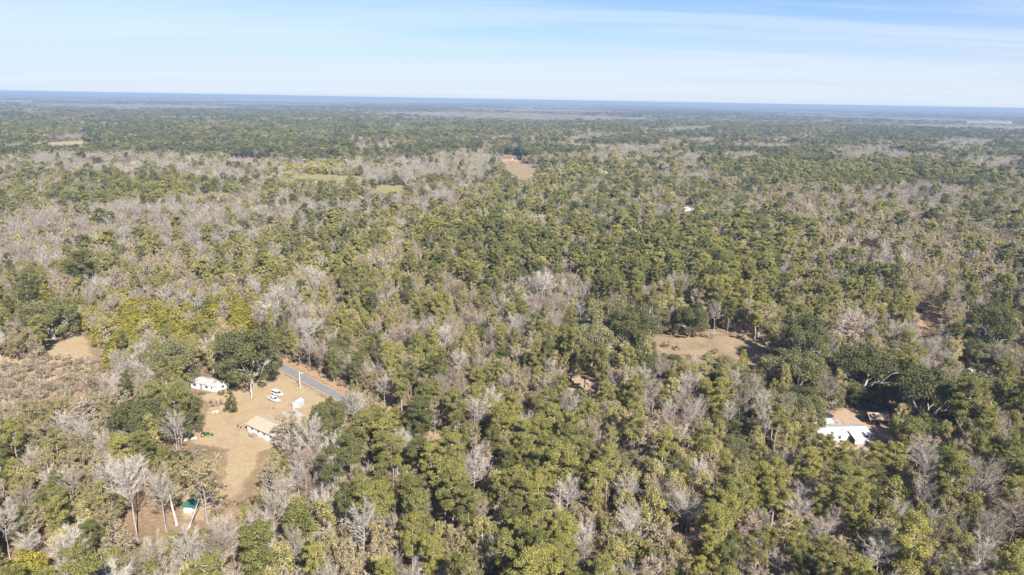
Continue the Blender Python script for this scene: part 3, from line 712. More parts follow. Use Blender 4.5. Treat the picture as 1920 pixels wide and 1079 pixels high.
def at_h(p, z):
    i = int(np.clip(np.searchsorted(p[:, 2], z) - 1, 0, len(p) - 2)); t = (z - p[i, 2]) / (p[i + 1, 2] - p[i, 2])
    return p[i] + (p[i + 1] - p[i]) * t

# each maker returns (wood MB, blob list or twig MB, height, width)
def make_pine(seed, young=False):
    g = np.random.default_rng(seed); H = 24.0; w = MB(); tp = trunk_path(g, H * 0.96, 0.012)
    w.tube(tp, list(np.linspace(0.30, 0.05, len(tp))), 7)
    blobs = []; base = g.uniform(0.40, 0.62); R = g.uniform(3.1, 4.4); gap = g.uniform(0.85, 1.25)
    z = H * base
    while z < H * 0.95:
        t = max(0.0, (z / H - base) / (1 - base))
        prof = (0.5 + 0.5 * math.sin(math.pi * (0.12 + 0.72 * t))) * (1 - 0.45 * t ** 6)
        k = g.integers(3, 5); a0 = g.uniform(0, 6.28)
        for j in range(k):
            a = a0 + j * 2 * math.pi / k + g.normal(0, 0.3); L = R * prof * g.uniform(0.6, 1.12)
            s = at_h(tp, z); e = s + np.array([math.cos(a) * L, math.sin(a) * L, L * g.uniform(0.1, 0.45)])
            w.tube(limb_path(g, s, e, 0.05, 4), [0.085, 0.06, 0.04, 0.02], 4)
            for q in (1.0, 0.6):
                if q < 1 and L < 1.6: continue
                c = s + (e - s) * q + g.normal(0, 0.25, 3); r = g.uniform(0.75, 1.2) * (0.85 + 0.3 * (1 - t))
                blobs.append((c[0], c[1], c[2] + 0.2, r, r * g.uniform(0.65, 0.9)))
        z += g.uniform(0.95, 1.9) * gap
    s = at_h(tp, H * 0.94); blobs.append((s[0], s[1], s[2] + 0.1, 1.5, 1.1)); blobs.append((s[0] + g.normal(0, .7), s[1] + g.normal(0, .7), s[2] - 0.3, 1.4, 1.0))
    for _ in range(4):                                              # dead snags below the crown
        zz = H * g.uniform(0.28, base); a = g.uniform(0, 6.28); s = at_h(tp, zz)
        w.tube([s, s + np.array([math.cos(a), math.sin(a), 0.15]) * g.uniform(0.8, 2.0)], [0.05, 0.02], 4)
    return w, blobs, H, 2 * R
def make_live_oak(seed):
    g = np.random.default_rng(seed); H = 13.5; R = 8.6; w = MB(); fork = g.uniform(1.8, 2.8)
    w.tube([(0, 0, -0.4), (0, 0, 0.6), (g.normal(0, .2), g.normal(0, .2), fork)], [0.85, 0.62, 0.58], 9)
    blobs = []; nl = 8
    for j in range(nl):
        a = j * 2 * math.pi / nl + g.normal(0, 0.25); L = R * g.uniform(0.62, 0.86)
        e = np.array([math.cos(a) * L, math.sin(a) * L, H * g.uniform(0.38, 0.62)])
        p = limb_path(g, (0, 0, fork), e, 0.06, 6); w.tube(p, list(np.linspace(0.36, 0.08, 6)), 6)
        for q in range(5):
            b = p[g.integers(2, 6)]; d = np.array([math.cos(a + g.normal(0, .7)), math.sin(a + g.normal(0, .7)), g.uniform(0.1, 1.1)])
            w.tube([b, b + d * g.uniform(1, 2.4)], [0.12, 0.04], 4)
    for i in range(44):                                             # domed crown of overlapping boughs
        u = (i + 0.5) / 44; rr = math.sqrt(u) * R * 0.84; a = i * 2.399 + g.normal(0, 0.15)
        zz = H * (0.40 + 0.52 * math.sqrt(max(0, 1 - (rr / R) ** 2))) - 1.0 + g.normal(0, 0.8)
        r = g.uniform(1.0, 2.3); blobs.append((rr * math.cos(a), rr * math.sin(a), zz, r, r * g.uniform(0.6, 0.8)))
    for i in range(16):                                             # skirt
        a = i * 2 * math.pi / 16 + g.normal(0, 0.12); r = g.uniform(1.2, 1.8)
        blobs.append((R * 0.82 * math.cos(a), R * 0.82 * math.sin(a), H * g.uniform(0.26, 0.40), r, r * 0.75))
    return w, blobs, H, 2 * R
def make_laurel(seed):
    g = np.random.default_rng(seed); H = 17.0; R = g.uniform(4.0, 5.0); w = MB(); tp = trunk_path(g, H * 0.85, 0.03)
    w.tube(tp, list(np.linspace(0.34, 0.06, len(tp))), 7)
    blobs = []; n = int(g.integers(30, 50)); base = g.uniform(0.14, 0.38); asym = g.uniform(0, 6.28); lump = g.uniform(0.75, 1.1); two = g.uniform(0, 0.35)
    for i in range(n):
        u = (i + 0.5) / n; a = i * 2.399 + g.normal(0, 0.35)
        zz = H * (base + (0.97 - base) * u); t = u
        prof = (math.sin(math.pi * (0.14 + 0.80 * t)) ** 0.7) * (1 + 0.25 * math.cos(a - asym)) * (1 - two * math.sin(t * 9) ** 2)
        rr = R * prof * g.uniform(0.40, 0.95); r = g.uniform(0.75, 1.6) * lump
        c = np.array([rr * math.cos(a), rr * math.sin(a), zz - 0.5])
        blobs.append((c[0], c[1], c[2], r, r * g.uniform(0.75, 1.0)))
        if i % 2 == 0:
            s = at_h(tp, max(H * 0.15, zz - rr * 0.9)); w.tube(limb_path(g, s, c, 0.08, 4), [0.12, 0.09, 0.06, 0.03], 4)
    return w, blobs, H, 2 * R
def make_cedar(seed):
    g = np.random.default_rng(seed); H = 12.5; R = g.uniform(3.6, 4.4); w = MB(); tp = trunk_path(g, H * 0.9, 0.015)
    w.tube(tp, list(np.linspace(0.26, 0.04, len(tp))), 6); blobs = []
    for i in range(44):
        u = (i + 0.5) / 44; a = i * 2.399 + g.normal(0, 0.3); zz = H * (0.07 + 0.9 * u)
        rr = R * math.sin(math.pi * (0.24 + 0.72 * u)) ** 0.85 * (0.85 + 0.15 * math.sin(u * 9)) * g.uniform(0.5, 0.98); r = g.uniform(0.75, 1.3) * (1.15 - 0.5 * u)
        c = np.array([rr * math.cos(a), rr * math.sin(a), zz]); blobs.append((*c, r, r * 0.7))
        if i % 3 == 0: w.tube([at_h(tp, max(0.3, zz - rr * 0.25)), c], [0.07, 0.02], 4)
    return w, blobs, H, 2 * R
def skeleton(g, H, R, first, n_limb, n_sub, n_twig, r0, twig_r, up=0.6, fork=False, sides=6):
    """a leafless crown: trunk and limbs in one mesh, branchlets and twigs in another"""
    w, tw = MB(), MB(); tips = []
    tp = trunk_path(g, H * (0.8 if not fork else 0.62), 0.03)
    w.tube(tp, list(np.linspace(r0, r0 * 0.22, len(tp))), sides + 1)
    for i in range(n_limb):
        u = (i + 0.5) / n_limb; z = H * (first + (0.78 - first) * u) * (1 if not fork else 0.8); a = i * 2.399 + g.normal(0, 0.35)
        L = R * (1.0 - 0.45 * u) * g.uniform(0.75, 1.15); s = at_h(tp, z)
        rise = L * (up + 0.9 * u) * g.uniform(0.8, 1.25)
        e = s + np.array([math.cos(a) * L, math.sin(a) * L, min(rise, H - s[2] - 0.3)])
        p = limb_path(g, s, e, 0.10, 5); rl = r0 * (0.42 - 0.2 * u)
        w.tube(p, [rl, rl * 0.8, rl * 0.6, rl * 0.42, rl * 0.22], 5)
        for j in range(n_sub):
            b = p[1] + (p[4] - p[1]) * (j + g.random()) / n_sub
            d = unit(np.array([math.cos(a), math.sin(a), 0.9]) + g.normal(0, 0.65, 3)); d[2] = abs(d[2]) * 0.9 + 0.05
            l2 = L * g.uniform(0.28, 0.55); e2 = b + d * l2; pm = (b + e2) / 2 + g.normal(0, 0.08 * l2, 3)
            tw.tube([b, pm, e2], [rl * 0.34 + twig_r, rl * 0.22 + twig_r, twig_r], 4)
            for k in range(n_twig):
                q = g.uniform(0.25, 1.0); c = b + (e2 - b) * q; d2 = unit(d + g.normal(0, 0.6, 3)); d2[2] = d2[2] * 0.8 + 0.2
                e3 = c + d2 * g.uniform(0.7, 1.7); tw.tube([c, e3], [twig_r, twig_r * 0.45], 3); tips.append(e3)
    return w, tw, tips
def make_bare(seed, lod):
    g = np.random.default_rng(seed); H = 20.0; R = g.uniform(4.0, 5.4); fork = seed % 2 == 0
    nl, ns, nt, tr = ((18, 8, 16, 0.0155), (14, 6, 9, 0.033), (9, 4, 5, 0.075))[lod]
    w, tw, tips = skeleton(g, H, R, g.uniform(0.30, 0.48), nl, ns, nt, 0.21, tr, 0.55, fork)
    return w, tw, H, 2.3 * R
def make_golden(seed, lod):
    g = np.random.default_rng(seed); H = 17.0; R = g.uniform(4.0, 5.2)
    nl, ns, nt, tr = ((15, 5, 5, 0.024), (11, 4, 3, 0.05), (7, 2, 2, 0.10))[lod]
    w, tw, tips = skeleton(g, H, R, g.uniform(0.2, 0.34), nl, ns, nt, 0.28, tr, 0.5, seed % 3 == 0)
    w.v, w.f = w.v + tw.v, w.f + [tuple(i + len(w.v) for i in f) for f in tw.f]
    pick = [tips[i] for i in g.choice(len(tips), min(len(tips), (150, 90, 28)[lod]), replace=False)]
    blobs = [(p[0], p[1], p[2], r, r * 0.8) for p in pick for r in [g.uniform(0.45, 0.95) * (1, 1.2, 1.7)[lod]]]
    return w, blobs, H, 2.3 * R
def make_scrub(seed, lod):
    g = np.random.default_rng(seed); H = 4.2; R = 2.3; w = MB(); blobs = []
    for j in range(5):
        a = g.uniform(0, 6.28); e = (math.cos(a) * R * 0.7, math.sin(a) * R * 0.7, H * g.uniform(0.6, 0.95))
        w.tube(limb_path(g, (0, 0, -0.1), e, 0.1, 4), [0.07, 0.055, 0.04, 0.02], 4)
        for q in range(5):
            w.tube([np.array(e) * g.uniform(0.5, 1), np.array(e) + g.normal(0, 0.7, 3)], [0.025, 0.012], 3)
    for i in range(13):
        a = g.uniform(0, 6.28); rr = R * math.sqrt(g.random()) * 0.8; r = g.uniform(0.5, 0.95)
        blobs.append((rr * math.cos(a), rr * math.sin(a), H * g.uniform(0.25, 0.85) * (1 - 0.3 * rr / R), r, r * 0.8))
    return w, blobs, H, 2 * R

KIND = {   # maker, variants, leaf material, bark, leaves per m2, leaf size, aspect, shell
    'pine':   (make_pine, 8, 'pine_leaf', 'pine_bark', 22.0, 0.29, 0.40, 0.30),
    'oak':    (make_live_oak, 5, 'oak_leaf', 'oak_bark', 11.5, 0.34, 0.60, 0.58),
    'laurel': (make_laurel, 9, 'laurel_leaf', 'oak_bark', 13.0, 0.32, 0.58, 0.42),
    'golden': (make_golden, 7, 'golden_leaf', 'bare_bark', 6.5, 0.30, 0.60, 0.12),
    'cedar':  (make_cedar, 4, 'cedar_leaf', 'oak_bark', 7.0, 0.44, 0.45, 0.60),
    'scrub':  (make_scrub, 5, 'scrub_leaf', 'bare_bark', 5.0, 0.38, 0.55, 0.40),
    'bare':   (make_bare, 9, 'twig', 'bare_bark', 0, 0, 0, 0),
}
PROTO = {}      # (kind, lod) -> list of (wood mesh, crown mesh, H, W)
for kind, (mk, nv, lm, bm_, dens, size, asp, shell) in KIND.items():
    for lod in range(3):
        out = []
        for i in range(nv):
            seed = 100 + i * 7 + sum(map(ord, kind))
            if kind in ('bare', 'golden', 'scrub'): w, c, H, Wd = mk(seed, lod)
            else: w, c, H, Wd = mk(seed)
            wood = w.mesh(f'{kind}_wood', M[bm_])
            if kind == 'bare': crown = c.mesh('bare_twigs', M['twig'])
            else:
                k = (1.0, 2.0, 4.2)[lod]
                v, q, vv = leaves(np.random.default_rng(seed + 5), c, dens / k ** 1.75, size * k, shell, aspect=min(1, asp * (1, 1.2, 1.4)[lod]))
                crown = np_mesh(f'{kind}_foliage', v, q, M[lm], vv)
            out.append((wood, crown, H, Wd))
        PROTO[kind, lod] = out

# ------------------------------------------------------------------ where each kind of tree grows (rows: height of the crown in the photograph, columns: 60 px)
# zones: crown position in the photograph (centre x, y, half width, half height); between them the woods are mixed
ZONES = {
 'pines': [(100, 240, 120, 14), (420, 243, 130, 14), (560, 245, 120, 16), (900, 240, 200, 16), (1560, 225, 220, 14), (1500, 250, 150, 14), (1250, 225, 150, 12), (1480, 318, 120, 22), (1620, 328, 140, 22),
           (1780, 325, 120, 18), (170, 368, 90, 16), (290, 358, 80, 16), (920, 470, 90, 50), (800, 450, 60, 30), (1290, 470, 160, 60), (1390, 540, 90, 40), (1160, 520, 60, 30), (155, 500, 30, 40),
           (760, 890, 130, 110), (900, 880, 90, 80), (1030, 900, 100, 110), (1060, 1050, 80, 60), (960, 1000, 70, 60), (1600, 880, 90, 50), (1350, 990, 90, 60), (1560, 950, 60, 60), (1905, 930, 50, 60), (1580, 1070, 60, 40)],
 'dark_pines': [(250, 262, 110, 22), (560, 281, 90, 14), (780, 283, 60, 10), (1750, 250, 150, 12), (1300, 212, 160, 6)],
 'live_oaks': [(30, 345, 60, 14), (150, 350, 60, 12), (1150, 370, 70, 20), (1190, 405, 60, 25), (1390, 365, 60, 25), (1400, 330, 40, 12), (1880, 370, 60, 30), (1860, 405, 60, 20), (205, 420, 20, 12), (1210, 440, 40, 20),
           (1100, 400, 40, 25), (330, 670, 70, 50), (460, 670, 70, 60), (1140, 620, 90, 70), (1290, 590, 50, 40), (1500, 660, 110, 80), (1620, 690, 90, 60), (1860, 620, 80, 60), (1400, 720, 100, 40), (1250, 700, 80, 30),
           (280, 780, 100, 60), (1380, 800, 100, 50), (1700, 760, 130, 70), (1480, 780, 90, 60)],
 'olive': [(870, 400, 180, 35), (640, 360, 90, 14), (1050, 340, 150, 30), (1200, 345, 110, 25), (560, 470, 150, 50), (760, 480, 150, 50), (1500, 480, 90, 50), (1530, 530, 80, 30), (640, 620, 120, 50), (800, 620, 110, 50),
           (680, 680, 80, 40), (1590, 560, 100, 40), (1450, 590, 50, 40), (30, 840, 40, 60), (1180, 940, 90, 90), (1120, 790, 90, 50), (1300, 860, 80, 60), (1480, 960, 120, 90), (1700, 970, 150, 90), (1640, 1060, 90, 50)],
 'leafless': [(200, 232, 60, 8), (160, 256, 50, 7), (500, 222, 80, 7), (1120, 262, 60, 9), (1270, 240, 60, 7), (1540, 262, 90, 8), (1850, 262, 90, 10), (1880, 245, 60, 7), (200, 300, 160, 24), (380, 297, 120, 26), (450, 320, 90, 20),
           (700, 325, 150, 18), (830, 312, 110, 28), (905, 298, 40, 22), (1640, 285, 120, 10), (1860, 310, 60, 12), (170, 400, 140, 25), (350, 402, 130, 30), (520, 387, 120, 28), (700, 378, 140, 14), (850, 362, 60, 18),
           (1270, 330, 60, 20), (1240, 395, 50, 16), (1700, 360, 130, 18), (120, 440, 150, 45), (40, 480, 60, 40), (330, 430, 110, 25), (1660, 480, 40, 25), (1020, 540, 60, 35), (520, 570, 50, 30), (590, 600, 45, 25),
           (1740, 640, 40, 25), (1890, 690, 50, 30), (250, 690, 60, 40), (290, 930, 60, 60), (450, 1000, 60, 50), (560, 950, 60, 80), (600, 860, 50, 70), (400, 1050, 70, 40), (1290, 740, 70, 40), (1720, 870, 50, 30), (1880, 1030, 60, 60), (1180, 930, 22, 50)],
 'golden_woods': [(1150, 285, 120, 18), (1300, 280, 140, 18), (1480, 290, 160, 14), (440, 375, 70, 12), (1480, 370, 110, 25), (1590, 387, 150, 25), (1700, 405, 90, 25), (280, 500, 110, 35), (370, 480, 70, 25), (1110, 455, 60, 25), (1620, 450, 120, 30),
           (1830, 450, 120, 40), (1800, 520, 120, 40), (1700, 430, 100, 20), (620, 540, 60, 30), (20, 640, 50, 35), (1590, 630, 45, 35), (1740, 560, 80, 40), (120, 820, 120, 60), (50, 785, 90, 45), (180, 760, 70, 50), (160, 900, 90, 60), (350, 880, 70, 50),
           (520, 900, 50, 50), (640, 1000, 60, 50), (1250, 1020, 60, 40), (1230, 760, 50, 50), (1800, 830, 60, 40), (230, 1020, 60, 40)],
 'cedars': [(250, 590, 90, 55), (350, 600, 60, 40), (440, 560, 60, 35), (110, 560, 50, 20), (190, 640, 40, 25), (60, 1040, 50, 40)],
 'scrub_land': [(90, 712, 130, 45), (20, 680, 60, 40), (150, 690, 60, 30)],
 'willows': [(590, 323, 120, 22), (380, 327, 60, 12), (470, 330, 40, 10)],
}
MIX = {'pines': (('pine', .43), ('laurel', .15), ('bare', .20), ('golden', .18), ('oak', .04)), 'dark_pines': (('pine', .85), ('oak', .1), ('bare', .05)),
       'live_oaks': (('oak', .50), ('laurel', .28), ('bare', .12), ('golden', .05), ('pine', .05)), 'olive': (('laurel', .40), ('golden', .24), ('bare', .19), ('pine', .12), ('oak', .05)),
       'leafless': (('bare', .79), ('golden', .06), ('laurel', .09), ('oak', .03), ('pine', .03)), 'golden_woods': (('golden', .60), ('bare', .19), ('laurel', .17), ('pine', .04)),
       'mixed': (('laurel', .23), ('pine', .16), ('bare', .30), ('golden', .25), ('oak', .06)), 'cedars': (('cedar', .84), ('laurel', .10), ('golden', .06)),
       'scrub_land': (('scrub', .72), ('golden', .2), ('bare', .08)), 'willows': (('cedar', .62), ('bare', .30), ('laurel', .08))}
DIM = {'pine': (17, 27, 0.22, 0.35), 'oak': (9, 14, 0.8, 1.2), 'laurel': (10, 18.5, 0.38, 0.60), 'golden': (9.5, 18, 0.38, 0.58), 'bare': (11.5, 22, 0.34, 0.56), 'cedar': (9, 15, 0.6, 0.85), 'scrub': (2.5, 5.5, 0.9, 1.3)}   # height range, width/height range

def choose(g, x, y):
    """kinds for ground positions x, y by what grows there"""
    n = len(x); pj = proj(np.stack([x, y, np.full(n, 13.0)], 1))
    d = np.hypot(x, y)
    best = np.full(n, -0.25) + g.normal(0, 0.2, n); letters = np.full(n, 'mixed', dtype=object)
    for zone, spots in ZONES.items():
        for (zx, zy, rx, ry) in spots:
            sc_z = 1 - ((pj[:, 0] - zx) / rx) ** 2 - ((pj[:, 1] - zy) / ry) ** 2 + g.normal(0, 0.35, n)
            hit = sc_z > best; best[hit] = sc_z[hit]; letters[hit] = zone
    names = np.empty(n, dtype=object); u = g.random(n)
    # patches: neighbours tend to be of one kind
    for L, mix in MIX.items():
        sel = np.where(letters == L)[0]; acc = 0.0; us = u[sel]
        for k, wgt in mix:
            hit = (us >= acc) & (us < acc + wgt + 1e-6); names[sel[hit]] = k; acc += wgt
    names[names == None] = 'laurel'
    # stands: beyond the near woods, whole patches of one kind, drawn out sideways like old fields and creek bottoms
    ph = np.sin(x * 0.0105 + 2.1 * np.sin(y * 0.0071)) + np.sin(y * 0.0183 + 1.7 * np.sin(x * 0.0043 + 1)) + 0.8 * np.sin(x * 0.0231 - y * 0.0127 + 4)
    act = (d > 1400) & (g.random(n) < 0.72)
    names[act & (ph > 0.75)] = 'bare'; names[act & (ph > 0.35) & (ph <= 0.75)] = 'golden'; names[act & (ph < -0.7)] = 'pine'; letters[act & (ph < -0.7)] = 'dark_pines'
    return names, letters
def tint_for(g, kind, letter, x, y):
    n = len(kind); t = 0.5 + 0.34 * g.normal(size=n) + 0.18 * np.sin(x * 0.013 + y * 0.009) * np.sin(y * 0.017 - x * 0.006)
    t = t + np.where(letter == 'willows', 0.5, 0) + np.where(letter == 'cedars', 0.3, 0) + np.where(letter == 'dark_pines', -0.42, 0) + np.where((kind == 'pine') & (y < 330), 0.12, 0) + np.where((kind == 'golden') & (x < -60) & (y < 330), -0.25, 0) + np.where((kind == 'scrub'), 0.26, 0)
    return np.clip(t, 0, 1)

# open ground that must stay in view (photograph outlines)
KEEP = [[(366, 742), (440, 738), (470, 718), (512, 700), (528, 683), (632, 740), (630, 752), (590, 762), (560, 785), (520, 800), (500, 815), (520, 838), (497, 845), (492, 880), (465, 925), (405, 945), (350, 975), (335, 965), (342, 930), (400, 905), (410, 850), (350, 826), (365, 800), (378, 768)],
        [(1215, 628), (1300, 630), (1395, 630), (1440, 643), (1420, 665), (1418, 695), (1400, 695), (1390, 672), (1330, 660), (1235, 655)],
        [(75, 648), (110, 634), (165, 626), (182, 658), (175, 664), (100, 660)],
        [(944, 305), (1013, 309), (998, 332), (978, 336), (955, 320)],
        [(85, 268), (158, 264), (155, 270), (92, 272)], [(705, 350), (760, 348), (755, 359), (705, 359)], [(560, 326), (680, 331), (680, 335), (570, 333)],
        [(1550, 790), (1560, 782), (1605, 770), (1632, 770), (1668, 776), (1664, 800), (1634, 805), (1633, 830), (1592, 834), (1592, 815), (1540, 808)],
        [(1605, 835), (1640, 832), (1690, 850), (1680, 862), (1620, 846)], [(1716, 578), (1760, 588), (1764, 612), (1722, 612)], [(1796, 668), (1845, 692), (1832, 702), (1805, 692)],
        [(1072, 712), (1108, 712), (1108, 730), (1080, 728)], [(356, 706), (420, 708), (420, 740), (358, 738)], [(1202, 445), (1216, 447), (1216, 455), (1202, 453)], [(1283, 384), (1298, 384), (1298, 392), (1283, 392)],
        [(1810, 227), (1900, 228.5), (1900, 231), (1810, 230)], [(230, 930), (300, 940), (320, 1000), (262, 1012), (245, 985)], [(522, 680), (528, 676), (630, 726), (640, 735), (632, 750), (520, 692)],
        [(942, 290), (975, 291), (975, 302), (942, 304)], [(420, 184), (620, 187.4), (900, 191.6), (900, 193.4), (620, 190.4), (420, 186)], [(300, 186.2), (620, 190.6), (640, 192.8), (330, 188.2)], [(-60, 188.6), (62, 189.8), (62, 191.2), (-60, 190.4)]]
LOW = [[(-40, 676), (60, 668), (180, 668), (212, 690), (190, 722), (120, 738), (40, 745), (-40, 745)]]      # only low scrub here
def blocked(x, y, H, Wd):
    bad = np.zeros(len(x), bool)
    for dz in (0.3, 0.6, 0.95):
        q = proj(np.stack([x, y, H * dz], 1))
        for poly in LOW: bad |= inside(poly, q[:, 0], q[:, 1]) & (H > 6.5)
    off = [(0, 0.03), (0, 0.3), (0, 0.55), (0, 0.98), (-0.42, 0.7), (0.42, 0.7), (-0.45, 0.5), (0.45, 0.5), (-0.3, 0.35), (0.3, 0.35), (-0.25, 0.9), (0.25, 0.9)]
    for du, dz in off:
        q = proj(np.stack([x + du * Wd, y, H * dz], 1))
        for poly in KEEP: bad |= inside(poly, q[:, 0], q[:, 1])
    # off the road and out of the buildings
    s = (x - ra[0]) * rdir[0] + (y - ra[1]) * rdir[1]; t = (x - ra[0]) * rperp[0] + (y - ra[1]) * rperp[1]
    bad |= (np.abs(t) < RW + 2.6) & (s > -95) & (s < 135)
    for o, L0, L1, D0, D1 in ((hA, 0, LA, 0, 6.6), (hB, -1, LB, -2.2, 9), (hC, 0, LC, -3.5, 14), (cb, 0, 9.6, 0, 5.6), (gs, 0, 3.6, 0, 2.6), (sh, 0, 3, 0, 3.6)):
        c_, s_ = math.cos(o.rotation_euler.z), math.sin(o.rotation_euler.z)
        lx = (x - o.location.x) * c_ + (y - o.location.y) * s_; ly = -(x - o.location.x) * s_ + (y - o.location.y) * c_
        bad |= (lx > L0 - 1.6) & (lx < L1 + 1.6) & (ly > D0 - 1.6) & (ly < D1 + 1.6)
    return bad

# hero trees: kind, base px, base py, top py, crown width px, tint, what it is
HERO = [
 ('oak', 472, 727, 615, 118, .35, 'huge dark live oak spreading over the top of the mown lawn'),
 ('oak', 101, 638, 562, 92, .62, 'lone round live oak shading the small pasture at the left'),
 ('oak', 262, 838, 752, 108, .30, 'dark live oak left of the lawn, left half of a pair'),
 ('oak', 332, 822, 738, 100, .32, 'dark live oak casting shade on the lawn below the white trailer home'),
 ('oak', 322, 728, 642, 105, .75, 'grey-green live oak left of the white trailer home'),
 ('cedar', 434, 773, 731, 27, .05, 'small dark round evergreen standing alone on the lawn'),
 ('laurel', 428, 729, 662, 26, .85, 'slim yellowish tree between the white trailer home and big oak'),
 ('bare', 258, 1014, 852, 84, .75, 'tall white barked leafless tree left of the green roofed shed'),
 ('bare', 312, 998, 862, 60, .6, 'grey leafless tree with forked trunk nearest left of the green roofed shed'),
 ('golden', 389, 980, 838, 82, .35, 'pale sparse golden tree right of the green roofed shed'),
 ('bare', 148, 1086, 985, 62, 1.0, 'white leafless tree at the bottom left edge of the photo'),
 ('bare', 262, 738, 656, 88, .9, 'spreading white leafless tree left of the white trailer home'),
 ('bare', 288, 830, 776, 92, 1.0, 'low pale leafless tree with fanned limbs before the dark oaks'),
 ('bare', 583, 888, 762, 62, .8, 'tall grey leafless tree in front of the peach roofed home'),
 ('golden', 546, 862, 776, 58, .6, 'sparse tan tree hiding the right end of the peach roofed home'),
 ('bare', 604, 915, 800, 50, .9, 'slender white leafless tree right of the peach roofed home'),
 ('oak', 620, 850, 745, 70, .55, 'olive oak right of the peach roofed home by the road'),
 ('oak', 1108, 692, 606, 96, .95, 'pale grey-green oak left of the brown field, nearest of three'),
 ('oak', 1146, 664, 560, 98, .85, 'pale olive oak left of the brown field, behind its pale neighbour'),
 ('oak', 1182, 690, 568, 92, .40, 'dark rounded oak at the left corner of the brown field'),
 ('oak', 1292, 632, 568, 66, .15, 'dark oak at the back edge of the brown field'),
 ('oak', 1490, 746, 655, 112, .60, 'broad grey-green live oak below the right end of brown field'),
 ('oak', 1612, 748, 648, 112, .30, 'broad dark live oak above the white house'),
 ('oak', 1502, 700, 586, 92, .35, 'tall dark oak right of the brown field'),
 ('golden', 1590, 672, 594, 80, 1.0, 'round pinkish brown leafless-looking oak beyond the dark live oaks'),
 ('oak', 1500, 816, 728, 84, .70, 'grey-green live oak overhanging the left end of the white house'),
 ('oak', 1848, 676, 566, 86, .20, 'dark evergreen right of the small clearing with the blue truck'),
 ('oak', 1730, 806, 690, 112, .40, 'dark live oak right of the tan carport'),
 ('oak', 1830, 790, 700, 100, .75, 'grey-green live oak near the right edge beside the dirt track'),
 ('cedar', 1391, 698, 655, 24, .9, 'small bright green tree on the near edge of brown field'),
 ('bare', 1648, 518, 462, 52, .9, 'round pale grey leafless tree at mid distance right'),
 ('bare', 708, 728, 676, 46, 1.0, 'bushy white leafless tree right of the road'),
 ('bare', 592, 652, 598, 62, .8, 'grey leafless tree leaning over woods above the road'),
 ('bare', 516, 622, 553, 74, .8, 'wide pale leafless tree among yellow cedars above the big oak'),
 ('bare', 1016, 584, 508, 54, .8, 'tall pale leafless tree in mid woods at photo centre'),
 ('pine', 166, 566, 466, 42, .25, 'dark pine rising above grey leafless woods at the left'),
 ('pine', 714, 1018, 902, 52, .7, 'bright olive pine with rounded crown low left of centre'),
 ('pine', 836, 1000, 866, 56, .65, 'broad olive pine beside a grey leafless tree low left of centre'),
 ('pine', 738, 936, 822, 48, .55, 'olive pine above the bright rounded pine left of centre'),
 ('pine', 1048, 966, 828, 58, .75, 'wide light green pine in the near woods at photo centre'),
 ('pine', 1046, 1092, 962, 60, .8, 'brightest yellow-green pine at the bottom centre edge'),
 ('pine', 1345, 1040, 920, 58, .75, 'bright green pine standing low right of centre'),
 ('pine', 1565, 1000, 872, 54, .55, 'olive pine with visible trunk below the white house'),
 ('pine', 1640, 900, 830, 40, .75, 'bright green pine just below the dirt yard of white house'),
 ('laurel', 1546, 878, 824, 36, .3, 'leafy green oak in front of the left half of the white house'),
 ('scrub', 1248, 652, 637, 16, .1, 'small dark bush on the left part of the brown field'),
 ('scrub', 1268, 656, 643, 18, .6, 'golden bush on the left part of the brown field'),
 ('scrub', 1340, 664, 652, 16, .3, 'green bush on the near edge of the brown field'),
 ('scrub', 1382, 632, 624, 30, .95, 'pale brush along the back edge of the brown field, right of two'),
 ('scrub', 1330, 631, 623, 34, .98, 'pale brush along the back edge of the brown field, left of two'),
 ('scrub', 407, 762, 746, 24, .95, 'grey dry bush on the lawn below the white trailer home'),
 ('scrub', 395, 757, 748, 9, .1, 'small dark bush on the lawn just below the white trailer home'),
 ('scrub', 416, 742, 729, 14, .15, 'dark bush at the right corner of the white trailer home'),
 ('scrub', 378, 741, 733, 16, .3, 'green bush in front of the white trailer home wall'),
 ('scrub', 432, 948, 934, 26, .8, 'brown brush heap at the lower right corner of the lawn'),
 ('pine', 1915, 950, 860, 50, .75, 'bright pine cut by the right edge of the photo'),
 ('bare', 815, 905, 832, 48, .25, 'fine pinkish leafless tree among the near pines left of centre'),
 ('bare', 1880, 1062, 925, 90, .05, 'brownish leafless tree at the lower right corner'),
 ('bare', 1260, 870, 812, 42, 1.0, 'small white leafless tree right of centre in near woods'),
 ('golden', 1240, 1066, 985, 72, .6, 'sparse tan tree at the bottom edge right of centre'),
]
COL = sc.collection
def solve_h(x, y, top):
    h = 12.0
    for _ in range(40): h += (proj([x, y, h])[0, 1] - top) * 0.08
    return max(2.0, h)
PARTS = {'pine': 'pine_tree', 'oak': 'live_oak', 'laurel': 'laurel_oak', 'golden': 'golden_tree', 'bare': 'bare_tree', 'cedar': 'cedar_tree', 'scrub': 'scrub_bush'}
GROUPS = {'pine': 'pines of the near woods', 'oak': 'live oaks of the near woods', 'laurel': 'olive leafed trees of the near woods', 'golden': 'tan leafed trees of the near woods', 'bare': 'leafless trees of the near woods', 'cedar': 'cedars by the left pasture', 'scrub': 'dry bushes of the left scrubland'}
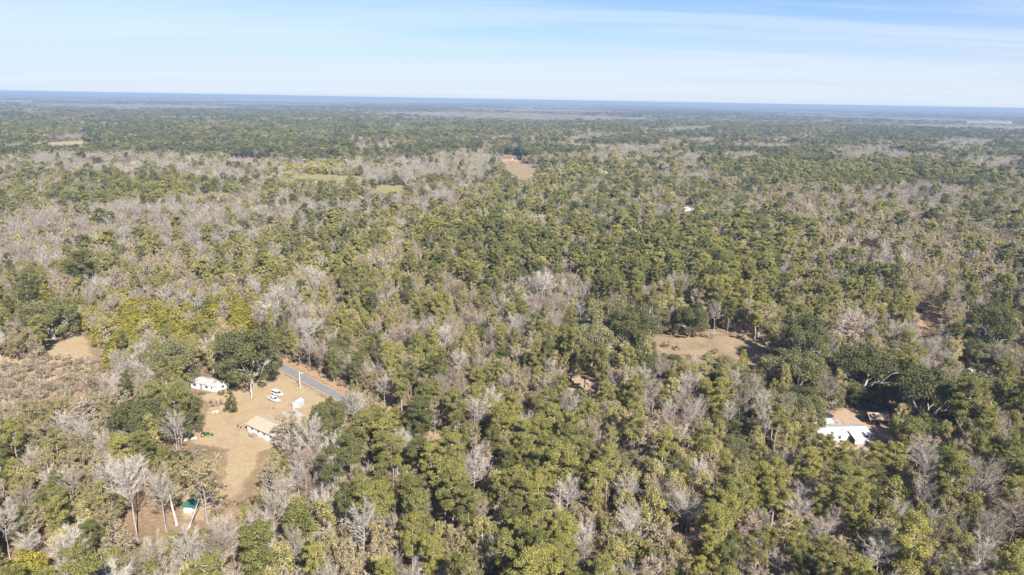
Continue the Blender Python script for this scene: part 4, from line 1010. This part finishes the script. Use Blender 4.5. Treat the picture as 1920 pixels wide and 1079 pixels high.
def plant(kind, var, x, y, H, Wd, rz, tint, label, lod=0):
    wood, crown, H0, W0 = PROTO[kind, lod][var % len(PROTO[kind, lod])]
    r = bpy.data.objects.new(PARTS[kind], None); r.empty_display_size = 0.5
    r.location = (x, y, 0); r.rotation_euler = (0, 0, rz); r.scale = (Wd / W0, Wd / W0, H / H0)
    r['label'] = label; r['category'] = 'bush' if kind == 'scrub' else 'tree'; r['group'] = GROUPS[kind]
    COL.objects.link(r)
    for nm, me in (('trunk' if kind != 'scrub' else 'stem', wood), ('crown', crown)):
        o = bpy.data.objects.new(nm, me); o.parent = r; o['tint'] = float(tint); COL.objects.link(o)
    return r
taken = []      # x, y, crown radius
for i, (kind, bx, by, ty, wpx, tint, label) in enumerate(HERO):
    b = P(bx, by); H = solve_h(b[0], b[1], ty); px_m = FPX / proj(b)[0, 2]
    plant(kind, i, b[0], b[1], H, wpx / px_m, i * 1.3, tint, label)
    taken.append((b[0], b[1], wpx / px_m / 2))
# dead snags left of the green roofed shed
def snag(label, bx, by, tx, ty, r):
    b = P(bx, by); h = solve_h(b[0], b[1], ty); px_m = FPX / proj(b)[0, 2]
    m = MB(); g = random.Random(bx); n = 6; dx = (tx - bx) / px_m
    m.tube([(dx * i / (n - 1) + g.uniform(-.08, .08), g.uniform(-.08, .08), -0.3 + (h + 0.3) * i / (n - 1)) for i in range(n)], [r * (1 - 0.8 * i / (n - 1)) for i in range(n)], 7, True)
    for i in range(4):
        z = h * g.uniform(0.3, 0.8); a = g.uniform(0, 6); q = Vector((dx * z / h, 0, z)); m.tube([q, q + Vector((math.cos(a), math.sin(a), 0.5)) * g.uniform(0.6, 1.8)], [0.07, 0.03], 4)
    o = m.build('dead_snag', M['bare_bark'], None, False); o.location = (b[0], b[1], 0); o['tint'] = 0.9
    taken.append((b[0], b[1], 1.0)); return tag(o, label, 'dead tree')
snag('bare dead snag standing between white tree and green roofed shed', 332, 985, 322, 908, 0.42)
snag('pale dead trunk leaning right in front of the green roofed shed', 354, 990, 379, 936, 0.30)

# ------------------------------------------------------------------ the woods
def wedge(g, d0, d1, spacing_fn):
    """jittered positions over the ground in and around the view, d0..d1 metres ahead"""
    xs, ys = [], []; y = d0
    while y < d1:
        s = spacing_fn(y); half = y * 0.80 + 45
        n = int(2 * half / s); x = -half + (np.arange(n) + 0.5) * s + g.uniform(-0.45, 0.45, n) * s
        xs.append(x); ys.append(y + g.uniform(-0.45, 0.45, n) * s); y += s
    return np.concatenate(xs), np.concatenate(ys)
gt = np.random.default_rng(5)
def dims(g, kinds):
    lo = np.array([DIM[k] for k in kinds]); n = len(kinds)
    H = lo[:, 0] + (lo[:, 1] - lo[:, 0]) * np.clip(g.beta(2.2, 2.0, n), 0, 1)
    return H, H * (lo[:, 2] + (lo[:, 3] - lo[:, 2]) * g.random(n))
def age(x, y):
    """stand height: old woods, young growth and thin places"""
    q = np.sin(x * 0.035 + 1.4 * np.sin(y * 0.021)) * np.sin(y * 0.029 + 1.1 * np.sin(x * 0.017 + 2)) + 0.5 * np.sin(x * 0.071 - y * 0.053 + 1)
    return np.clip(0.97 + 0.17 * q, 0.68, 1.2)
# near woods: crowns jostle but do not swallow each other
nx, ny = wedge(gt, 92, 520, lambda y: 3.9)
ex, ey = wedge(gt, 200, 330, lambda y: 3.2); q = proj(np.stack([ex, ey, np.full(len(ex), 2.0)], 1)); low = np.zeros(len(ex), bool)
for poly in LOW: low |= inside(poly, q[:, 0], q[:, 1])
ex, ey = ex[low], ey[low]; nbase = len(nx)
nx, ny = np.concatenate([nx, ex]), np.concatenate([ny, ey]); extra = np.arange(len(nx)) >= nbase
order = gt.permutation(len(nx)); nx, ny, extra = nx[order], ny[order], extra[order]
nk, nl = choose(gt, nx, ny); nk[extra] = np.where(gt.random(int(extra.sum())) < 0.93, 'scrub', 'golden'); nl[extra] = 'scrub_land'; nH, nW = dims(gt, nk); ag = age(nx, ny); nH = nH * ag; nW = nW * (0.6 + 0.4 * ag)
ok = ~blocked(nx, ny, nH, nW); nx, ny, nk, nl, nH, nW = (a[ok] for a in (nx, ny, nk, nl, nH, nW))
CELL = 12.0; grid = {}
for (x, y, r) in taken: grid.setdefault((int(x // CELL), int(y // CELL)), []).append((x, y, r))
keep = []
for i in range(len(nx)):
    x, y, r = nx[i], ny[i], nW[i] / 2; cx, cy = int(x // CELL), int(y // CELL); fine = True
    for a in (-1, 0, 1):
        for b in (-1, 0, 1):
            for (X, Y, Rr) in grid.get((cx + a, cy + b), ()):
                if (X - x) ** 2 + (Y - y) ** 2 < (0.58 * (r + Rr)) ** 2: fine = False; break
            if not fine: break
        if not fine: break
    if fine: keep.append(i); grid.setdefault((cx, cy), []).append((x, y, r))
keep = np.array(keep); nx, ny, nk, nl, nH, nW = (a[keep] for a in (nx, ny, nk, nl, nH, nW))
ntint = tint_for(gt, nk, nl, nx, ny); nrot = gt.uniform(0, 6.28, len(nx)); nvar = gt.integers(0, 60, len(nx))

LAND = [('the green roofed shed', 355, 955), ('the peach roofed home', 500, 805), ('the white trailer home', 390, 725), ('the white house', 1585, 805), ('the tan carport', 1648, 785), ('the brown field', 1330, 648), ('the road', 580, 712), ('the left pasture', 130, 645)]
LOOK = {'pine': ('dark green', 'olive', 'bright green'), 'oak': ('dark', 'deep green', 'grey-green'), 'laurel': ('green', 'olive', 'yellowish'), 'golden': ('golden', 'tan', 'pinkish brown'), 'bare': ('brownish', 'grey', 'whitish'), 'cedar': ('dark', 'yellow-green', 'bright yellow-green'), 'scrub': ('green', 'tan', 'pale')}
NOUN = {'pine': 'pine', 'oak': 'live oak', 'laurel': 'leafy oak', 'golden': 'sparse tree', 'bare': 'leafless tree', 'cedar': 'cedar', 'scrub': 'low bush'}
used_labels = set()
ONES = 'zero one two three four five six seven eight nine ten eleven twelve thirteen fourteen fifteen sixteen seventeen eighteen nineteen'.split()
TENS = '_ _ twenty thirty forty fifty sixty seventy eighty ninety'.split()
def spell(n):
    if n >= 100: return 'hundred'
    return ONES[n] if n < 20 else TENS[n // 10] + ('-' + ONES[n % 10] if n % 10 else '')
def label_for(kind, x, y, H, Wd, tint):
    u, v, _ = proj([x, y, H * 0.72])[0]; lo = DIM[kind]
    size = 'tall' if H > lo[0] + 0.66 * (lo[1] - lo[0]) else 'small' if H < lo[0] + 0.33 * (lo[1] - lo[0]) else 'mid-sized'
    look = LOOK[kind][0 if tint < 0.36 else 1 if tint < 0.66 else 2]
    near = min(LAND, key=lambda a: math.hypot(a[1] - u, (a[2] - v)))
    dist = math.hypot(near[1] - u, near[2] - v)
    rel = '' if dist > 130 else (' left of ' if near[1] > u + 0.5 * abs(near[2] - v) else ' right of ' if u > near[1] + 0.5 * abs(near[2] - v) else ' below ' if v > near[2] else ' above ') + near[0]
    pu, pv = int(round(100 * min(max(u / PW, 0), 1))), int(round(100 * min(max(v / PH, 0), 1)))
    for k in range(6):
        t = f'{size} {look} {NOUN[kind]}{rel}, {spell(pu)} percent across, {spell(pv)} down' + ('', ', behind its like', ', broader one', ', rear one', ', rearmost one', ', nearly hidden')[k]
        if k == 0 and t in used_labels: rel = ''
        if t not in used_labels: break
    used_labels.add(t); return t
# the largest showing of each kind become trees of their own; the rest stay one mass
pj = proj(np.stack([nx, ny, nH * 0.75], 1)); pt = proj(np.stack([nx, ny, nH], 1))
seen = (pj[:, 0] > -20) & (pj[:, 0] < PW + 20) & (pt[:, 1] < PH - 8)
single = np.zeros(len(nx), bool)
LIMIT = {'pine': 290, 'oak': 150, 'laurel': 300, 'golden': 290, 'bare': 300, 'cedar': 70, 'scrub': 200}
for k in KIND:
    idx = np.where(seen & (nk == k))[0]
    idx = idx[np.argsort(-(nW[idx] * nH[idx] / pj[idx, 2] ** 2))][:LIMIT[k]]; single[idx] = True
for i in np.where(single)[0]:
    plant(nk[i], int(nvar[i]), nx[i], ny[i], nH[i], nW[i], nrot[i], ntint[i], label_for(nk[i], nx[i], ny[i], nH[i], nW[i], ntint[i]))

# farther woods
def spacing_mid(y): return 6.1 * max(1, y / 900) ** 0.62
mx_, my_ = wedge(gt, 523, 3600, spacing_mid)
mk_, ml_ = choose(gt, mx_, my_); mH, mW = dims(gt, mk_); ag = age(mx_, my_); mH = mH * gt.uniform(0.85, 1.08, len(mH)) * ag; mW = mW * 1.12
# open glades and wind-rows far out
hole = (np.sin(mx_ * 0.0061 + 1.3) * np.sin(my_ * 0.0043 + mx_ * 0.0017) > 0.93) & (my_ > 900)
hole |= (np.sin(mx_ * 0.019 + 2 * np.sin(my_ * 0.006)) * np.sin(my_ * 0.016 + 2) > 0.86) & (gt.random(len(mx_)) < 0.8)
ok = ~blocked(mx_, my_, mH, mW) & ~hole
mx_, my_, mk_, ml_, mH, mW = (a[ok] for a in (mx_, my_, mk_, ml_, mH, mW)); mW = mW * 1.06 * np.clip(my_ / 900, 1, 2.4) ** 0.45
mt = tint_for(gt, mk_, ml_, mx_, my_)
fx, fy = wedge(gt, 3600, 34000, lambda y: 30.0 * (y / 3600) ** 1.0)
fk, fl = choose(gt, fx, fy); fH, fW = dims(gt, fk)
fstand = np.sin(fx * 0.0013 + fy * 0.0009) * np.sin(fy * 0.0011 - fx * 0.0005 + 2)
fhole = np.sin(fx * 0.0021 + 1) * np.sin(fy * 0.0017 + fx * 0.0003) > 0.72; fH0 = np.where(fhole, 0.15, 1.0)
fk = np.where(fstand > 0.22, 'pine', np.where(fstand < -0.35, 'bare', fk)); fW = np.full(len(fx), 26.0) * (fy / 3600) ** 0.6 * gt.uniform(0.7, 1.2, len(fx)); fH = gt.uniform(10, 19, len(fx)) * (1 + 0.25 * np.sign(fstand)) * fH0
ft = tint_for(gt, fk, fl, fx, fy)
okf = ~blocked(fx, fy, fH, fW * 0.3); fx, fy, fk, fH, fW, ft = (a[okf] for a in (fx, fy, fk, fH, fW, ft))
rest = ~single
X = np.concatenate([nx[rest], mx_, fx]); Y = np.concatenate([ny[rest], my_, fy]); K = np.concatenate([nk[rest], mk_, fk])
HH = np.concatenate([nH[rest], mH, fH]); WW = np.concatenate([nW[rest], mW, fW]); TT = np.concatenate([ntint[rest], mt, ft])
LOD = np.where(Y < 420, 0, np.where(Y < 1050, 1, 2))

proto_col = bpy.data.collections.new('tree_prototypes')   # never linked: only the scatter reads it
def scatter(name, label, cat, pts, rot, scale, idx, tint, pieces, mat_objs):
    """ONE object: points that carry copies of the given meshes (pieces: list of lists of meshes)"""
    me = bpy.data.meshes.new(name); n = len(pts); me.vertices.add(n); me.vertices.foreach_set('co', np.asarray(pts, np.float32).ravel())
    def att(nm, ty, arr, key='value'):
        a = me.attributes.new(nm, ty, 'POINT'); a.data.foreach_set(key, np.ascontiguousarray(arr).ravel())
    att('rot', 'FLOAT_VECTOR', np.stack([np.zeros(n), np.zeros(n), rot], 1).astype(np.float32), 'vector')
    att('siz', 'FLOAT_VECTOR', np.asarray(scale, np.float32), 'vector'); att('pick', 'INT', idx.astype(np.int32)); att('tint', 'FLOAT', tint.astype(np.float32))
    o = bpy.data.objects.new(name, me); LINK(o); tag(o, label, cat, kind='stuff')
    ng = bpy.data.node_groups.new(name, 'GeometryNodeTree')
    ng.interface.new_socket('Geometry', in_out='INPUT', socket_type='NodeSocketGeometry'); ng.interface.new_socket('Geometry', in_out='OUTPUT', socket_type='NodeSocketGeometry')
    N, L = ng.nodes, ng.links
    gi = N.new('NodeGroupInput'); go = N.new('NodeGroupOutput'); ip = N.new('GeometryNodeInstanceOnPoints')
    ci = N.new('GeometryNodeCollectionInfo'); ci.inputs['Separate Children'].default_value = True; ci.inputs['Reset Children'].default_value = True; ci.inputs['Collection'].default_value = pieces
    def na(nm, ty):
        q = N.new('GeometryNodeInputNamedAttribute'); q.data_type = ty; q.inputs['Name'].default_value = nm; return q.outputs['Attribute']
    mp = N.new('GeometryNodeMeshToPoints'); L.new(gi.outputs[0], mp.inputs['Mesh'])
    L.new(mp.outputs[0], ip.inputs['Points']); L.new(ci.outputs[0], ip.inputs['Instance']); ip.inputs['Pick Instance'].default_value = True
    L.new(na('pick', 'INT'), ip.inputs['Instance Index']); L.new(na('rot', 'FLOAT_VECTOR'), ip.inputs['Rotation']); L.new(na('siz', 'FLOAT_VECTOR'), ip.inputs['Scale'])
    L.new(ip.outputs[0], go.inputs[0])
    md = o.modifiers.new('scatter', 'NODES'); md.node_group = ng
    return o
def joined(name, wood, crown):
    """wood and foliage of one prototype in a single mesh with two materials"""
    nv = len(wood.vertices); a = np.empty(nv * 3, np.float32); wood.vertices.foreach_get('co', a)
    b = np.empty(len(crown.vertices) * 3, np.float32); crown.vertices.foreach_get('co', b)
    def loops(m):
        q = np.empty(len(m.loops), np.int32); m.loops.foreach_get('vertex_index', q); s = np.empty(len(m.polygons), np.int32); m.polygons.foreach_get('loop_start', s); return q, s
    q1, s1 = loops(wood); q2, s2 = loops(crown)
    m = bpy.data.meshes.new(name); m.vertices.add(nv + len(crown.vertices)); m.vertices.foreach_set('co', np.concatenate([a, b]))
    q = np.concatenate([q1, q2 + nv]); m.loops.add(len(q)); m.loops.foreach_set('vertex_index', q)
    s = np.concatenate([s1, s2 + len(q1)]); m.polygons.add(len(s)); m.polygons.foreach_set('loop_start', s)
    m.materials.append(wood.materials[0]); m.materials.append(crown.materials[0])
    m.polygons.foreach_set('material_index', np.concatenate([np.zeros(len(s1), np.int32), np.ones(len(s2), np.int32)]))
    m.update(calc_edges=True)
    vals = np.zeros(len(s), np.float32)
    if 'v' in crown.attributes:
        t = np.empty(len(s2), np.float32); crown.attributes['v'].data.foreach_get('value', t); vals[len(s1):] = t
    at = m.attributes.new('v', 'FLOAT', 'FACE'); at.data.foreach_set('value', vals)
    return m
STUFF = {'pine': ('pine_wood', 'olive and dark pines of the woods beyond the nearest trees'), 'oak': ('live_oak_wood', 'dark live oaks of the woods beyond the nearest trees'),
         'laurel': ('leafy_wood', 'olive leafed trees of the woods beyond the nearest trees'), 'golden': ('golden_wood', 'tan leafed trees of the woods beyond the nearest trees'),
         'bare': ('leafless_wood', 'grey leafless trees of the woods beyond the nearest trees'), 'cedar': ('cedar_wood', 'yellow-green cedars behind the left pasture'), 'scrub': ('dry_scrub', 'dry tan scrub covering the left edge of the woods')}
for k in KIND:
    sub = bpy.data.collections.new(f'proto_{k}'); base = []
    cnt = 0
    for lod in range(3):
        base.append(cnt)
        for i, (wood, crown, H0, W0) in enumerate(PROTO[k, lod]):
            ob = bpy.data.objects.new(f'{k}_{cnt:02d}', joined(f'{k}_{lod}_{i}', wood, crown)); sub.objects.link(ob); cnt += 1
    s = np.where(K == k)[0]; nv = len(PROTO[k, 0])
    if not len(s): continue
    var = gt.integers(0, nv, len(s)); li = LOD[s]
    H0 = np.array([[PROTO[k, l][i][2] for i in range(nv)] for l in range(3)])[li, var]; W0 = np.array([[PROTO[k, l][i][3] for i in range(nv)] for l in range(3)])[li, var]
    sx = WW[s] / W0
    scatter(STUFF[k][0], STUFF[k][1], 'woods', np.stack([X[s], Y[s], np.zeros(len(s))], 1), gt.uniform(0, 6.28, len(s)), np.stack([sx, sx, HH[s] / H0], 1), np.array(base)[li] + var, TT[s], sub, None)

# undergrowth: low bushes and saplings under and between the trees
ux, uy = wedge(gt, 92, 700, lambda y: 3.1 * max(1, y / 300) ** 0.7)
patch = np.sin(ux * 0.09 + 1) * np.sin(uy * 0.075) + 0.6 * np.sin(ux * 0.031 - uy * 0.027)
sel = gt.random(len(ux)) < np.clip(0.45 + 0.4 * patch, 0.08, 0.95)
uH = gt.uniform(0.7, 3.4, len(ux)); sel &= ~blocked(ux, uy, uH, uH * 1.2)
ux, uy, uH = ux[sel], uy[sel], uH[sel]
sub = bpy.data.collections.new('proto_bush')
for i in range(5):
    wood, crown, H0, W0 = PROTO['scrub', 0][i]; sub.objects.link(bpy.data.objects.new(f'bush_{i:02d}', joined(f'bush_{i}', wood, crown)))
for i in range(2):
    w, c, H0, W0 = make_bare(300 + i, 1); w.v, w.f = w.v + c.v, w.f + [tuple(j + len(w.v) for j in f) for f in c.f]
    for j, (a, b, d) in enumerate(w.v): w.v[j] = (a * 0.42, b * 0.42, d * 0.21)
    sub.objects.link(bpy.data.objects.new(f'sapling_{i:02d}', w.mesh('bare_sapling', M['twig'])))
up = gt.integers(0, 7, len(ux)); ut_ = np.clip(gt.normal(0.32, 0.28, len(ux)) + np.where(ux < -70, 0.22, 0), 0, 1)
us = uH / 4.2
scatter('undergrowth', 'low green and tan bushes growing under and between the trees', 'undergrowth', np.stack([ux, uy, np.zeros(len(ux))], 1), gt.uniform(0, 6.28, len(ux)), np.stack([us * 1.15, us * 1.15, us], 1), up, ut_, sub, None)

# ------------------------------------------------------------------ haze
hz = MB().box(-72000, 72000, -72000, 72000, -1.0, CAM_H + 3)
hm, hn, hl = new_mat('haze')
ho = hn.new('ShaderNodeOutputMaterial'); hv = hn.new('ShaderNodeVolumePrincipled')
hv.inputs['Color'].default_value = (0.315, 0.43, 0.62, 1); hv.inputs['Density'].default_value = 0.00011; hv.inputs['Anisotropy'].default_value = 0.0
hl.new(hv.outputs[0], ho.inputs['Volume'])
ho_ = hz.build('haze', hm); tag(ho_, kind='stuff')
print('TREES', int(single.sum()), 'stuff', len(X), 'bush', len(ux), {k: (int((nk[single] == k).sum()), int((K == k).sum())) for k in KIND})
